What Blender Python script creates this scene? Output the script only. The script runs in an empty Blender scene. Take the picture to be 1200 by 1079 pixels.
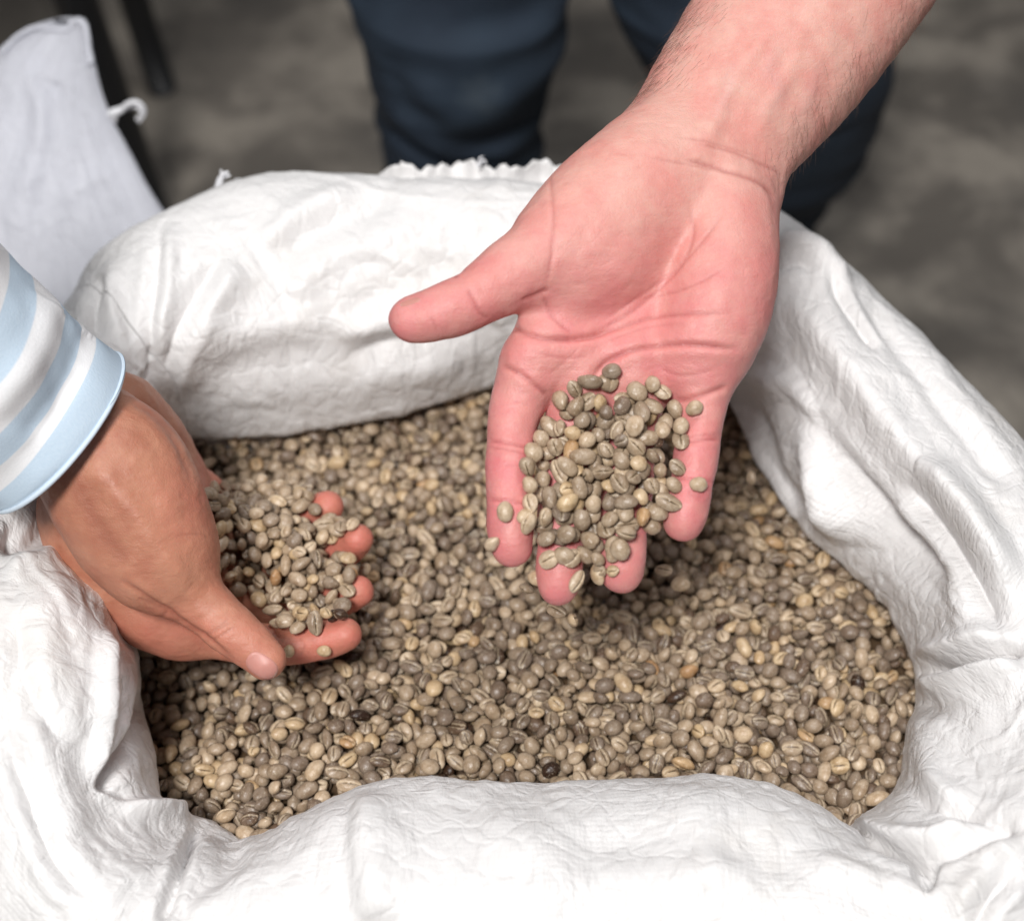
import bpy, math, random
import numpy as np
from mathutils import Vector, Matrix
from mathutils.bvhtree import BVHTree

random.seed(7)
RNG = np.random.default_rng(7)
S = bpy.context.scene
COL = S.collection

# ---------------------------------------------------------------- camera
CAM_H = 1.15                       # metres above the floor
PITCH = math.radians(47)           # looking down
FPX = 1903.0                       # focal length in pixels of the 1200 px wide photograph
cam_d = bpy.data.cameras.new('camera')
cam_d.sensor_width = 36.0
cam_d.lens = 36.0 * FPX / 1200.0
cam_d.clip_start = 0.05
cam_d.clip_end = 60
cam_d.dof.use_dof = True
cam_d.dof.focus_distance = 0.705
cam_d.dof.aperture_fstop = (cam_d.lens / 1000.0) / 0.0098
cam_d.dof.aperture_blades = 0
cam = bpy.data.objects.new('camera', cam_d)
COL.objects.link(cam)
cam.location = (0, 0, CAM_H)
cam.rotation_euler = (math.pi / 2 - PITCH, 0, 0)
S.camera = cam

# ---------------------------------------------------------------- world and lamps
w = bpy.data.worlds.new('World'); S.world = w; w.use_nodes = True
w.node_tree.nodes['Background'].inputs[0].default_value = (0.93, 0.96, 1.0, 1)
w.node_tree.nodes['Background'].inputs[1].default_value = 0.08

def area(name, loc, target, size, power, col=(1, 1, 1), size_y=None):
    d = bpy.data.lights.new(name, 'AREA')
    d.shape = 'RECTANGLE'; d.size = size; d.size_y = size_y or size
    d.energy = power; d.color = col
    o = bpy.data.objects.new(name, d); COL.objects.link(o)
    o.location = loc
    o.rotation_euler = (Vector(target) - Vector(loc)).to_track_quat('-Z', 'Y').to_euler()
    return o
area('window_light', (-0.40, -0.80, 2.65), (0, 0.5, 0.5), 0.45, 67, (1.0, 0.985, 0.965))
area('back_fill_light', (0.45, 1.15, 2.8), (0, 0.5, 0.5), 1.0, 22, (0.98, 0.985, 1.0))  # soft fill added from the back, no known fixture there

S.view_settings.view_transform = 'Standard'
S.view_settings.look = 'None'
S.view_settings.exposure = 0.0
S.view_settings.gamma = 1.0

# ---------------------------------------------------------------- projection helpers (place things where they stand)
CP, SP = math.cos(PITCH), math.sin(PITCH)
RIGHT = np.array([1.0, 0, 0]); UP = np.array([0, SP, CP]); FWD = np.array([0, CP, -SP])
CAMP = np.array([0, 0, CAM_H])
BED = 0.50                         # height of the beans in the sack

def at(px, py, depth):
    return CAMP + FWD * depth + RIGHT * ((px - 600) / FPX * depth) - UP * ((py - 539.5) / FPX * depth)
def at_z(px, py, z):
    d = FWD + RIGHT * ((px - 600) / FPX) - UP * ((py - 539.5) / FPX)
    return CAMP + d * ((z - CAM_H) / d[2])
def at_y(px, py, y):
    d = FWD + RIGHT * ((px - 600) / FPX) - UP * ((py - 539.5) / FPX)
    return CAMP + d * (y / d[1])
def proj(P):
    Q = np.asarray(P) - CAMP
    z = Q @ FWD
    return np.stack([600 + FPX * (Q @ RIGHT) / z, 539.5 - FPX * (Q @ UP) / z], -1), z

def lerp(a, b, t): return a + (b - a) * t
def smooth01(x): x = np.clip(x, 0, 1); return x * x * (3 - 2 * x)

# ---------------------------------------------------------------- noise (numpy value noise)
_LAT = RNG.random((64, 64, 64)).astype(np.float32)
def vnoise(P):
    P = np.asarray(P, dtype=np.float64)
    i = np.floor(P).astype(np.int64); f = P - i; f = f * f * (3 - 2 * f)
    out = 0
    for dx in (0, 1):
        for dy in (0, 1):
            for dz in (0, 1):
                wgt = (f[..., 0] if dx else 1 - f[..., 0]) * (f[..., 1] if dy else 1 - f[..., 1]) * (f[..., 2] if dz else 1 - f[..., 2])
                out = out + wgt * _LAT[(i[..., 0] + dx) & 63, (i[..., 1] + dy) & 63, (i[..., 2] + dz) & 63]
    return out * 2 - 1
def fbm(P, oct=4, gain=0.5):
    a, s, o = 1.0, 0, np.asarray(P, dtype=np.float64)
    for k in range(oct):
        s = s + a * vnoise(o + k * 17.3); o = o * 2.03; a *= gain
    return s
def ridged(P, oct=3):
    a, s, o = 1.0, 0, np.asarray(P, dtype=np.float64)
    for k in range(oct):
        s = s + a * (1 - 2 * np.abs(vnoise(o + k * 11.1))); o = o * 2.1; a *= 0.5
    return s

# ---------------------------------------------------------------- object helpers
def tag(o, label=None, cat=None, group=None, kind=None):
    if label: o['label'] = label
    if cat: o['category'] = cat
    if group: o['group'] = group
    if kind: o['kind'] = kind
    return o
def empty(name, loc):
    o = bpy.data.objects.new(name, None); COL.objects.link(o)
    o.location = tuple(loc); o.empty_display_size = 0.05
    return o
def mesh(name, V, F, mat, parent=None, smooth=True, uv=None, attrs=None):
    """V in world coordinates; F an (n,4) or (n,3) array, or a list of both."""
    V = np.asarray(V, dtype=np.float64)
    if parent is not None: V = V - np.array(parent.location)
    me = bpy.data.meshes.new(name)
    Fs = F if isinstance(F, list) else [F]
    Fs = [np.asarray(f, dtype=np.int32) for f in Fs if len(f)]
    loops = np.concatenate([f.ravel() for f in Fs])
    tot = np.concatenate([np.full(len(f), f.shape[1], dtype=np.int32) for f in Fs])
    start = np.concatenate([[0], np.cumsum(tot)[:-1]]).astype(np.int32)
    me.vertices.add(len(V)); me.vertices.foreach_set('co', V.astype(np.float32).ravel())
    me.loops.add(len(loops)); me.loops.foreach_set('vertex_index', loops)
    me.polygons.add(len(tot)); me.polygons.foreach_set('loop_start', start); me.polygons.foreach_set('loop_total', tot)
    me.update(calc_edges=True)
    if smooth: me.polygons.foreach_set('use_smooth', np.ones(len(tot), dtype=bool))
    if uv is not None:
        l = me.uv_layers.new(name='UVMap')
        l.data.foreach_set('uv', np.asarray(uv, dtype=np.float32)[loops].ravel())
    for k, a in (attrs or {}).items():
        at_ = me.attributes.new(k, 'FLOAT', 'POINT'); at_.data.foreach_set('value', np.asarray(a, dtype=np.float32))
    me.validate()
    if mat: me.materials.append(mat)
    o = bpy.data.objects.new(name, me); COL.objects.link(o)
    if parent is not None: o.parent = parent
    return o
def grid_faces(nu, nv, wrap_u=False):
    iu = np.arange(nu if wrap_u else nu - 1); iv = np.arange(nv - 1)
    U, V = np.meshgrid(iu, iv, indexing='ij')
    a = U * nv + V; b = ((U + 1) % nu) * nv + V
    return np.stack([a, b, b + 1, a + 1], -1).reshape(-1, 4)
def tube(path, radii, sides=8):
    """A tube along a path with rounded ends: returns V, F."""
    path = np.asarray(path, float); n = len(path)
    radii = np.broadcast_to(np.asarray(radii, float), (n,))
    T = np.gradient(path, axis=0); T /= np.linalg.norm(T, axis=1)[:, None] + 1e-12
    ref = np.array([0.31, 0.17, 0.93]); V = []
    for i in range(n):
        a = np.cross(T[i], ref); a /= np.linalg.norm(a) + 1e-12; b = np.cross(T[i], a)
        th = np.arange(sides) * 2 * math.pi / sides
        V.append(path[i] + radii[i] * (np.cos(th)[:, None] * a + np.sin(th)[:, None] * b))
    V = np.concatenate(V)
    F = []
    for i in range(n - 1):
        for j in range(sides):
            k = (j + 1) % sides
            F.append((i * sides + j, i * sides + k, (i + 1) * sides + k, (i + 1) * sides + j))
    T3 = []
    for base, flip in ((0, 1), ((n - 1) * sides, 0)):
        for j in range(1, sides - 1):
            t = (base, base + j, base + j + 1)
            T3.append(t[::-1] if flip == 0 else t)
    return V, [np.array(F), np.array(T3)]
def join(parts):
    V, Q, T, off = [], [], [], 0
    for v, f in parts:
        f = f if isinstance(f, list) else [f]
        for g in f:
            g = np.asarray(g)
            if len(g): (Q if g.shape[1] == 4 else T).append(g + off)
        V.append(v); off += len(v)
    out = []
    if Q: out.append(np.concatenate(Q))
    if T: out.append(np.concatenate(T))
    return np.concatenate(V), out
def crom(P, n, closed=False):
    """Centripetal-ish Catmull-Rom through P (k,d); n samples per span."""
    P = np.asarray(P, float); k = len(P)
    out = []
    spans = k if closed else k - 1
    for i in range(spans):
        if closed: p0, p1, p2, p3 = P[(i - 1) % k], P[i], P[(i + 1) % k], P[(i + 2) % k]
        else: p0, p1, p2, p3 = P[max(i - 1, 0)], P[i], P[i + 1], P[min(i + 2, k - 1)]
        t = (np.arange(n) / n).reshape((-1,) + (1,) * (P.ndim - 1))
        out.append(0.5 * ((2 * p1) + (p2 - p0) * t + (2 * p0 - 5 * p1 + 4 * p2 - p3) * t ** 2 + (3 * p1 - p0 - 3 * p2 + p3) * t ** 3))
    if not closed: out.append(P[-1:])
    return np.concatenate(out)
def dist_poly(Q, L):
    """Distance of 2-D points Q to the polyline L, and how far along it (0..1) the nearest point lies."""
    L = np.asarray(L, float); best = np.full(len(Q), 1e9); tt = np.zeros(len(Q))
    seg = np.linalg.norm(L[1:] - L[:-1], axis=1); cum = np.concatenate([[0], np.cumsum(seg)])
    for i in range(len(L) - 1):
        a, b = L[i], L[i + 1]; ab = b - a
        t = np.clip(((Q - a) @ ab) / (ab @ ab + 1e-9), 0, 1)
        d = np.linalg.norm(Q - (a + t[:, None] * ab), axis=1)
        m = d < best
        best[m] = d[m]; tt[m] = (cum[i] + t[m] * seg[i]) / cum[-1]
    return best, tt
def in_poly(Q, poly):
    poly = np.asarray(poly, float); x, y = Q[:, 0], Q[:, 1]; c = np.zeros(len(Q), bool); j = len(poly) - 1
    for i in range(len(poly)):
        xi, yi = poly[i]; xj, yj = poly[j]
        m = ((yi > y) != (yj > y)) & (x < (xj - xi) * (y - yi) / (yj - yi + 1e-12) + xi)
        c ^= m; j = i
    return c

# ---------------------------------------------------------------- materials
class M:
    def __init__(s, name):
        s.m = bpy.data.materials.new(name); s.m.use_nodes = True
        s.t = s.m.node_tree; s.b = s.t.nodes['Principled BSDF']
    def n(s, typ, **kw):
        nd = s.t.nodes.new(typ)
        for k, v in kw.items():
            if k.startswith('i_'): nd.inputs[k[2:].replace('_', ' ')].default_value = v
            else: setattr(nd, k, v)
        return nd
    def l(s, a, b): s.t.links.new(a, b)
    def math(s, op, a, b=None, c=None, clamp=False):
        nd = s.n('ShaderNodeMath', operation=op); nd.use_clamp = clamp
        for i, v in enumerate((a, b, c)):
            if v is None: continue
            if isinstance(v, (int, float)): nd.inputs[i].default_value = v
            else: s.l(v, nd.inputs[i])
        return nd.outputs[0]
    def mix(s, f, a, b, mode='MIX'):
        nd = s.n('ShaderNodeMix', data_type='RGBA', blend_type=mode)
        for sock, v in ((nd.inputs[0], f), (nd.inputs[6], a), (nd.inputs[7], b)):
            if isinstance(v, (int, float)): sock.default_value = v
            elif isinstance(v, tuple): sock.default_value = (*v, 1) if len(v) == 3 else v
            else: s.l(v, sock)
        return nd.outputs[2]
    def noise(s, vec, scale, detail=3, rough=0.55, dist=0.0):
        nd = s.n('ShaderNodeTexNoise'); nd.inputs['Scale'].default_value = scale; nd.inputs['Detail'].default_value = detail
        nd.inputs['Roughness'].default_value = rough; nd.inputs['Distortion'].default_value = dist
        if vec is not None: s.l(vec, nd.inputs['Vector'])
        return nd.outputs[0]
    def ramp(s, f, stops):
        nd = s.n('ShaderNodeValToRGB'); cr = nd.color_ramp
        while len(cr.elements) < len(stops): cr.elements.new(0.5)
        for e, (p, c) in zip(cr.elements, stops): e.position = p; e.color = (*c, 1) if len(c) == 3 else c
        s.l(f, nd.inputs[0]); return nd.outputs[0]
    def attr(s, name, typ='GEOMETRY'):
        nd = s.n('ShaderNodeAttribute', attribute_name=name, attribute_type=typ); return nd
    def coord(s, which='Object'):
        return s.n('ShaderNodeTexCoord').outputs[which]
    def mapping(s, vec, scale):
        nd = s.n('ShaderNodeMapping'); nd.inputs['Scale'].default_value = scale; s.l(vec, nd.inputs['Vector']); return nd.outputs[0]
    def bump(s, h, strength, dist, prev=None):
        nd = s.n('ShaderNodeBump'); nd.inputs['Strength'].default_value = strength; nd.inputs['Distance'].default_value = dist
        s.l(h, nd.inputs['Height'])
        if prev is not None: s.l(prev, nd.inputs['Normal'])
        return nd.outputs[0]

def woven_material(name, tint, cell=0.0023):
    m = M(name); b = m.b
    uv = m.coord('UV')
    wob = m.n('ShaderNodeTexNoise'); wob.inputs['Scale'].default_value = 60; wob.inputs['Detail'].default_value = 2
    m.l(uv, wob.inputs['Vector'])
    off = m.n('ShaderNodeVectorMath', operation='SCALE'); m.l(wob.outputs['Color'], off.inputs[0]); off.inputs['Scale'].default_value = 0.0012
    add = m.n('ShaderNodeVectorMath', operation='ADD'); m.l(uv, add.inputs[0]); m.l(off.outputs[0], add.inputs[1])
    sep = m.n('ShaderNodeSeparateXYZ'); m.l(add.outputs[0], sep.inputs[0])
    x = m.math('MULTIPLY', sep.outputs[0], math.pi / cell); y = m.math('MULTIPLY', sep.outputs[1], math.pi / cell)
    sx, sy = m.math('SINE', x), m.math('SINE', y)
    ax = m.math('POWER', m.math('ABSOLUTE', sx), 0.45); ay = m.math('POWER', m.math('ABSOLUTE', sy), 0.45)
    over = m.math('MULTIPLY', m.math('COSINE', m.math('ADD', x, math.pi / 2)), m.math('COSINE', m.math('ADD', y, math.pi / 2)))
    over = m.math('MULTIPLY', m.math('SIGN', over), m.math('POWER', m.math('ABSOLUTE', over), 0.5))
    h1 = m.math('MULTIPLY', ax, m.math('MULTIPLY_ADD', over, 0.35, 0.65))
    h2 = m.math('MULTIPLY', ay, m.math('MULTIPLY_ADD', over, -0.35, 0.65))
    weave = m.math('MAXIMUM', h1, h2)
    obj = m.coord('Object')
    patch = m.noise(obj, 16, 3, 0.6)
    amt = m.math('MULTIPLY_ADD', m.math('SUBTRACT', patch, 0.42, clamp=True), 2.6, 0.12)
    weave = m.math('MULTIPLY', weave, amt)
    n1 = m.noise(m.mapping(uv, (90, 45, 1)), 1.0, 5, 0.62, 1.2)
    cr = m.n('ShaderNodeTexVoronoi', feature='DISTANCE_TO_EDGE'); cr.inputs['Scale'].default_value = 75
    dist = m.n('ShaderNodeVectorMath', operation='ADD'); nn = m.n('ShaderNodeTexNoise'); nn.inputs['Scale'].default_value = 40
    m.l(obj, nn.inputs['Vector']); sc = m.n('ShaderNodeVectorMath', operation='SCALE'); m.l(nn.outputs['Color'], sc.inputs[0]); sc.inputs['Scale'].default_value = 0.03
    m.l(obj, dist.inputs[0]); m.l(sc.outputs[0], dist.inputs[1]); m.l(dist.outputs[0], cr.inputs['Vector'])
    crink = m.math('MINIMUM', m.math('MULTIPLY', cr.outputs['Distance'], 6.0), 1.0)
    bp = m.bump(weave, 0.6, 0.0006)
    bp = m.bump(n1, 0.7, 0.0022, bp)
    bp = m.bump(crink, 0.30, 0.0010, bp)
    m.l(bp, b.inputs['Normal'])
    c = m.mix(m.math('MULTIPLY', weave, 0.5), tuple(0.93 * v for v in tint), tint)
    dirt = m.ramp(m.noise(obj, 9, 6, 0.7), [(0.55, (1, 1, 1)), (0.8, (0.9, 0.87, 0.83))])
    c = m.mix(1.0, c, dirt, 'MULTIPLY')
    m.l(c, b.inputs['Base Color'])
    r = m.math('MULTIPLY_ADD', m.noise(obj, 30, 3), 0.25, 0.30)
    m.l(r, b.inputs['Roughness'])
    b.inputs['Specular IOR Level'].default_value = 0.45
    b.inputs['Subsurface Weight'].default_value = 0.12
    b.inputs['Subsurface Radius'].default_value = (0.006, 0.006, 0.006)
    b.inputs['Subsurface Scale'].default_value = 1.0
    return m.m

def skin_material(name, base, warm, pink, crease_col, rough=0.47):
    m = M(name); b = m.b; o = m.coord('Object')
    mott = m.noise(o, 45, 4, 0.6)
    c = m.mix(m.ramp(mott, [(0.40, (0, 0, 0)), (0.62, (1, 1, 1))]), base, warm)
    blot = m.ramp(m.noise(o, 110, 4, 0.65), [(0.36, (0.62, 0.62, 0.62)), (0.62, (1, 1, 1))])
    c = m.mix(m.math('MULTIPLY', m.attr('pink').outputs['Fac'], blot), c, pink)
    fine = m.noise(o, 420, 3, 0.6)
    c = m.mix(m.math('MULTIPLY', fine, 0.22), c, tuple(v * 0.72 for v in pink))
    cr = m.attr('crease').outputs['Fac']
    c = m.mix(m.math('MULTIPLY', cr, 0.45, clamp=True), c, crease_col)
    veins = m.attr('vein').outputs['Fac']
    c = m.mix(m.math('MULTIPLY', veins, 0.16), c, (0.42, 0.30, 0.30))
    m.l(c, b.inputs['Base Color'])
    vor = m.n('ShaderNodeTexVoronoi', feature='DISTANCE_TO_EDGE'); vor.inputs['Scale'].default_value = 900
    m.l(m.mapping(o, (1, 1, 1)), vor.inputs['Vector'])
    bp = m.bump(m.math('MINIMUM', vor.outputs['Distance'], 0.25), 0.5, 0.0004)
    bp = m.bump(m.noise(o, 170, 6, 0.68, 1.0), 0.42, 0.0008, bp)
    fl = m.n('ShaderNodeTexNoise'); fl.inputs['Scale'].default_value = 1.0; fl.inputs['Detail'].default_value = 3
    m.l(m.mapping(o, (90, 420, 420)), fl.inputs['Vector'])
    bp = m.bump(fl.outputs[0], 0.34, 0.0007, bp)
    dr = m.n('ShaderNodeTexVoronoi', feature='DISTANCE_TO_EDGE'); dr.inputs['Scale'].default_value = 150; wv_ = m.n('ShaderNodeTexNoise'); wv_.inputs['Scale'].default_value = 90; m.l(o, wv_.inputs['Vector'])
    s3 = m.n('ShaderNodeVectorMath', operation='SCALE'); m.l(wv_.outputs['Color'], s3.inputs[0]); s3.inputs['Scale'].default_value = 0.012; a3 = m.n('ShaderNodeVectorMath', operation='ADD'); m.l(o, a3.inputs[0]); m.l(s3.outputs[0], a3.inputs[1]); m.l(a3.outputs[0], dr.inputs['Vector'])
    bp = m.bump(m.math('MINIMUM', m.math('MULTIPLY', dr.outputs['Distance'], 9.0), 1.0), 0.09, 0.0004, bp)
    m.l(bp, b.inputs['Normal'])
    m.l(m.math('MULTIPLY_ADD', fine, 0.22, rough - 0.1), b.inputs['Roughness'])
    b.inputs['Subsurface Weight'].default_value = 0.22
    b.inputs['Subsurface Radius'].default_value = (0.0045, 0.0014, 0.0008)
    b.inputs['Subsurface Scale'].default_value = 1.0
    b.inputs['Specular IOR Level'].default_value = 0.5
    return m.m

def bean_material(name, source):
    """source 'attr': tone per bean stored on the mesh; 'object': tone stored on the object."""
    m = M(name); b = m.b
    tone = m.attr('tone', 'GEOMETRY' if source == 'attr' else 'OBJECT').outputs['Fac']
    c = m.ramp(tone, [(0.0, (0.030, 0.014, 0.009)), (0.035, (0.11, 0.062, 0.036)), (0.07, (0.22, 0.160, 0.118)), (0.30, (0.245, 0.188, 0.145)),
                      (0.52, (0.385, 0.292, 0.205)), (0.74, (0.60, 0.47, 0.335)), (0.90, (0.60, 0.44, 0.26)), (0.97, (0.50, 0.31, 0.16)), (1.0, (0.40, 0.20, 0.09))])
    o = m.coord('Object')
    if source == 'attr': vec = o
    else:
        inf = m.n('ShaderNodeObjectInfo'); ad = m.n('ShaderNodeVectorMath', operation='ADD'); sc0 = m.n('ShaderNodeVectorMath', operation='SCALE'); sc0.inputs['Scale'].default_value = 0.0092
        m.l(o, sc0.inputs[0]); m.l(sc0.outputs[0], ad.inputs[0]); m.l(inf.outputs['Location'], ad.inputs[1]); vec = ad.outputs[0]
    n = m.noise(vec, 260, 4, 0.65)
    c = m.mix(m.ramp(n, [(0.38, (0, 0, 0)), (0.66, (0.8, 0.8, 0.8))]), c, m.mix(1.0, c, (0.58, 0.50, 0.41), 'MULTIPLY'))
    n2 = m.noise(vec, 900, 3, 0.6)
    c = m.mix(m.math('MULTIPLY', m.math('GREATER_THAN', n2, 0.62), 0.35), c, (0.66, 0.57, 0.43))
    g = m.attr('groove').outputs['Fac']
    c = m.mix(m.ramp(g, [(0.05, (0, 0, 0)), (0.28, (0.55, 0.55, 0.55)), (0.50, (0, 0, 0))]), c, (0.70, 0.58, 0.40))
    c = m.mix(m.ramp(g, [(0.55, (0, 0, 0)), (0.85, (0.9, 0.9, 0.9))]), c, (0.085, 0.052, 0.028))
    m.l(c, b.inputs['Base Color'])
    bp = m.bump(n, 0.6, 0.0009); bp = m.bump(n2, 0.25, 0.0002, bp); m.l(bp, b.inputs['Normal'])
    b.inputs['Roughness'].default_value = 0.36
    b.inputs['Specular IOR Level'].default_value = 0.5
    return m.m

def simple(name, col, rough=0.6, nscale=None, namp=0.2, bump=None, metallic=0):
    m = M(name); b = m.b; o = m.coord('Object')
    if nscale:
        n = m.noise(o, nscale, 5, 0.6)
        c = m.mix(n, tuple(v * (1 - namp) for v in col), tuple(min(1, v * (1 + namp)) for v in col)); m.l(c, b.inputs['Base Color'])
        if bump: m.l(m.bump(n, bump[0], bump[1]), b.inputs['Normal'])
    else: b.inputs['Base Color'].default_value = (*col, 1)
    b.inputs['Roughness'].default_value = rough; b.inputs['Metallic'].default_value = metallic
    return m.m

# concrete floor
def floor_material():
    m = M('concrete'); b = m.b; o = m.coord('Object')
    big = m.noise(o, 1.6, 4, 0.55, 0.4); mid = m.noise(o, 7, 6, 0.62, 0.3); fine = m.noise(o, 90, 4, 0.7)
    c = m.ramp(big, [(0.3, (0.098, 0.085, 0.072)), (0.7, (0.165, 0.146, 0.125))])
    c = m.mix(m.ramp(mid, [(0.44, (0, 0, 0)), (0.62, (1, 1, 1))]), c, (0.31, 0.275, 0.232))
    c = m.mix(m.ramp(m.noise(o, 4.3, 3, 0.5), [(0.55, (0, 0, 0)), (0.72, (0.8, 0.8, 0.8))]), c, (0.088, 0.080, 0.072))
    c = m.mix(m.math('MULTIPLY', fine, 0.3), c, (0.10, 0.09, 0.08))
    m.l(c, b.inputs['Base Color']); b.inputs['Roughness'].default_value = 0.62
    m.l(m.bump(fine, 0.3, 0.002), b.inputs['Normal'])
    return m.m
g = 12.0
mesh('floor', [(-g, -g, 0), (g, -g, 0), (g, g, 0), (-g, g, 0)], np.array([[0, 1, 2, 3]]), floor_material())['kind'] = 'structure'

# ================================================================ THE SACK
# columns run round the mouth of the sack: contact with the beans, middle of the turned-down rim, crest, outer side
W_ = [  # (L)(M)(C)   px, py, height above the beans
    ((222, 508, .012), (165, 400, .085), (98, 335, .085)),
    ((262, 505, .012), (215, 372, .090), (128, 287, .095)),
    ((330, 500, .012), (290, 355, .088), (198, 246, .105)),
    ((400, 492, .012), (380, 345, .085), (290, 212, .108)),
    ((470, 480, .012), (460, 340, .085), (400, 207, .105)),
    ((530, 463, .012), (530, 335, .085), (500, 212, .105)),
    ((585, 445, .012), (590, 330, .085), (580, 215, .102)),
    ((660, 435, .012), (670, 320, .085), (670, 222, .100)),
    ((750, 430, .012), (765, 325, .085), (775, 222, .100)),
    ((822, 436, .012), (860, 345, .085), (862, 230, .100)),
    ((862, 480, .014), (925, 400, .085), (930, 260, .100)),
    ((886, 537, .014), (972, 465, .085), (1002, 321, .095)),
    ((928, 603, .014), (1018, 520, .085), (1070, 386, .095)),
    ((985, 655, .014), (1072, 580, .085), (1140, 462, .092)),
    ((1032, 692, .014), (1118, 648, .085), (1206, 546, .088)),
    ((1062, 745, .014), (1150, 722, .082), (1262, 650, .085)),
    ((1077, 792, .014), (1168, 790, .080), (1295, 765, .08)),
    ((1071, 858, .012), (1172, 880, .080), (1300, 890, .08)),
    ((1052, 915, .010), (1140, 965, .078), (1260, 1030, .08)),
    ((1020, 948, .008), (1085, 1010, .072), (1190, 1110, .08)),
    ((990, 972, .005), (1010, 985, .050), (1080, 1120, .08)),
    ((925, 975, .000), (930, 932, .052), (970, 1090, .080)),
    ((845, 960, -.005), (845, 911, .055), (860, 1085, .082)),
    ((740, 958, -.005), (740, 914, .055), (740, 1080, .082)),
    ((620, 958, -.005), (620, 915, .055), (620, 1080, .082)),
    ((500, 958, -.005), (498, 913, .055), (490, 1080, .080)),
    ((425, 965, -.002), (425, 922, .052), (395, 1080, .076)),
    ((350, 985, .000), (352, 957, .040), (300, 1085, .072)),
    ((298, 992, .002), (295, 987, .022), (215, 1090, .070)),
    ((240, 962, .006), (175, 1005, .060), (90, 1100, .072)),
    ((188, 943, .010), (110, 950, .072), (0, 1010, .080)),
    ((176, 880, .010), (98, 880, .082), (-50, 890, .090)),
    ((160, 800, .010), (110, 790, .092), (-55, 780, .100)),
    ((146, 735, .010), (98, 708, .092), (-60, 670, .100)),
    ((150, 665, .010), (70, 640, .080), (-55, 560, .098)),
    ((180, 585, .010), (100, 540, .080), (-5, 455, .095)),
    ((205, 530, .010), (130, 450, .082), (60, 380, .090)),
]
center = np.array([0.01, 0.50])
cols = []
for L, Mm, Cc in W_:
    l = at_z(L[0], L[1], BED + L[2]); mm = at_z(Mm[0], Mm[1], BED + Mm[2]); c = at_z(Cc[0], Cc[1], BED + Cc[2])
    out = l[:2] - center; out /= np.linalg.norm(out)
    near = 1.0 if L[1] > 950 else 0.0
    def off(p, d, z): return np.array([p[0] + out[0] * d, p[1] + out[1] * d, z])
    under = off(l, 0.030, BED - 0.05)
    roll = off(l, 0.012 if not near else 0.002, BED + L[2] - 0.014)
    mid = (mm + c) / 2 + np.array([0, 0, 0.012])
    lm = (l + mm) / 2 + np.array([0, 0, 0.012 if not near else 0.0]) - np.array([out[0], out[1], 0]) * (0.004 if not near else 0.0)
    o1 = off(c, 0.022, c[2] - 0.035)
    o2 = off(c, 0.035, c[2] - 0.14)
    o3 = off(c, 0.050, 0.22)
    o4 = off(c, 0.020, 0.03)
    o5 = off(c, -0.03, 0.002)
    cols.append([under, roll, l, lm, mm, mid, c, o1, o2, o3, o4, o5])
cols = np.array(cols)                                   # (k, rings, 3)
NU_S = 28
A = crom(cols, NU_S, closed=True)                       # (NU, rings, 3)
B = np.swapaxes(A, 0, 1)
sub = []
for i in range(B.shape[0] - 1):
    p0, p1, p2, p3 = B[max(i - 1, 0)], B[i], B[i + 1], B[min(i + 2, B.shape[0] - 1)]
    n = {0: 4, 1: 8, 2: 26, 3: 28, 4: 28, 5: 28, 6: 14, 7: 10, 8: 8, 9: 6, 10: 3}[i]
    t = (np.arange(n) / n).reshape(-1, 1, 1)
    sub.append(0.5 * ((2 * p1) + (p2 - p0) * t + (2 * p0 - 5 * p1 + 4 * p2 - p3) * t ** 2 + (3 * p1 - p0 - 3 * p2 + p3) * t ** 3))
sub.append(B[-1:])
G = np.swapaxes(np.concatenate(sub), 0, 1)              # (NU, NV, 3)
NU, NV = G.shape[:2]
def grid_normals(G):
    du = np.roll(G, -1, 0) - np.roll(G, 1, 0); dv = np.gradient(G, axis=1)
    N = np.cross(dv, du); N /= np.linalg.norm(N, axis=2)[..., None] + 1e-12
    return N
N0 = grid_normals(G)
if N0[:, 70].mean(0)[2] < 0: N0 = -N0
flipN = (N0[:, 70].mean(0)[2])
# metric uv
du = np.linalg.norm(np.diff(np.concatenate([G, G[:1]]), axis=0), axis=2)[:, 60]
uu = np.concatenate([[0], np.cumsum(du)[:-1]])
dv = np.linalg.norm(np.diff(G, axis=1), axis=2).mean(0); vv = np.concatenate([[0], np.cumsum(dv)])
UVs = np.stack(np.meshgrid(uu, vv, indexing='ij'), -1).reshape(-1, 2)
V = G.reshape(-1, 3).copy(); N = N0.reshape(-1, 3)
ringi = np.tile(np.arange(NV), NU)
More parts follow.
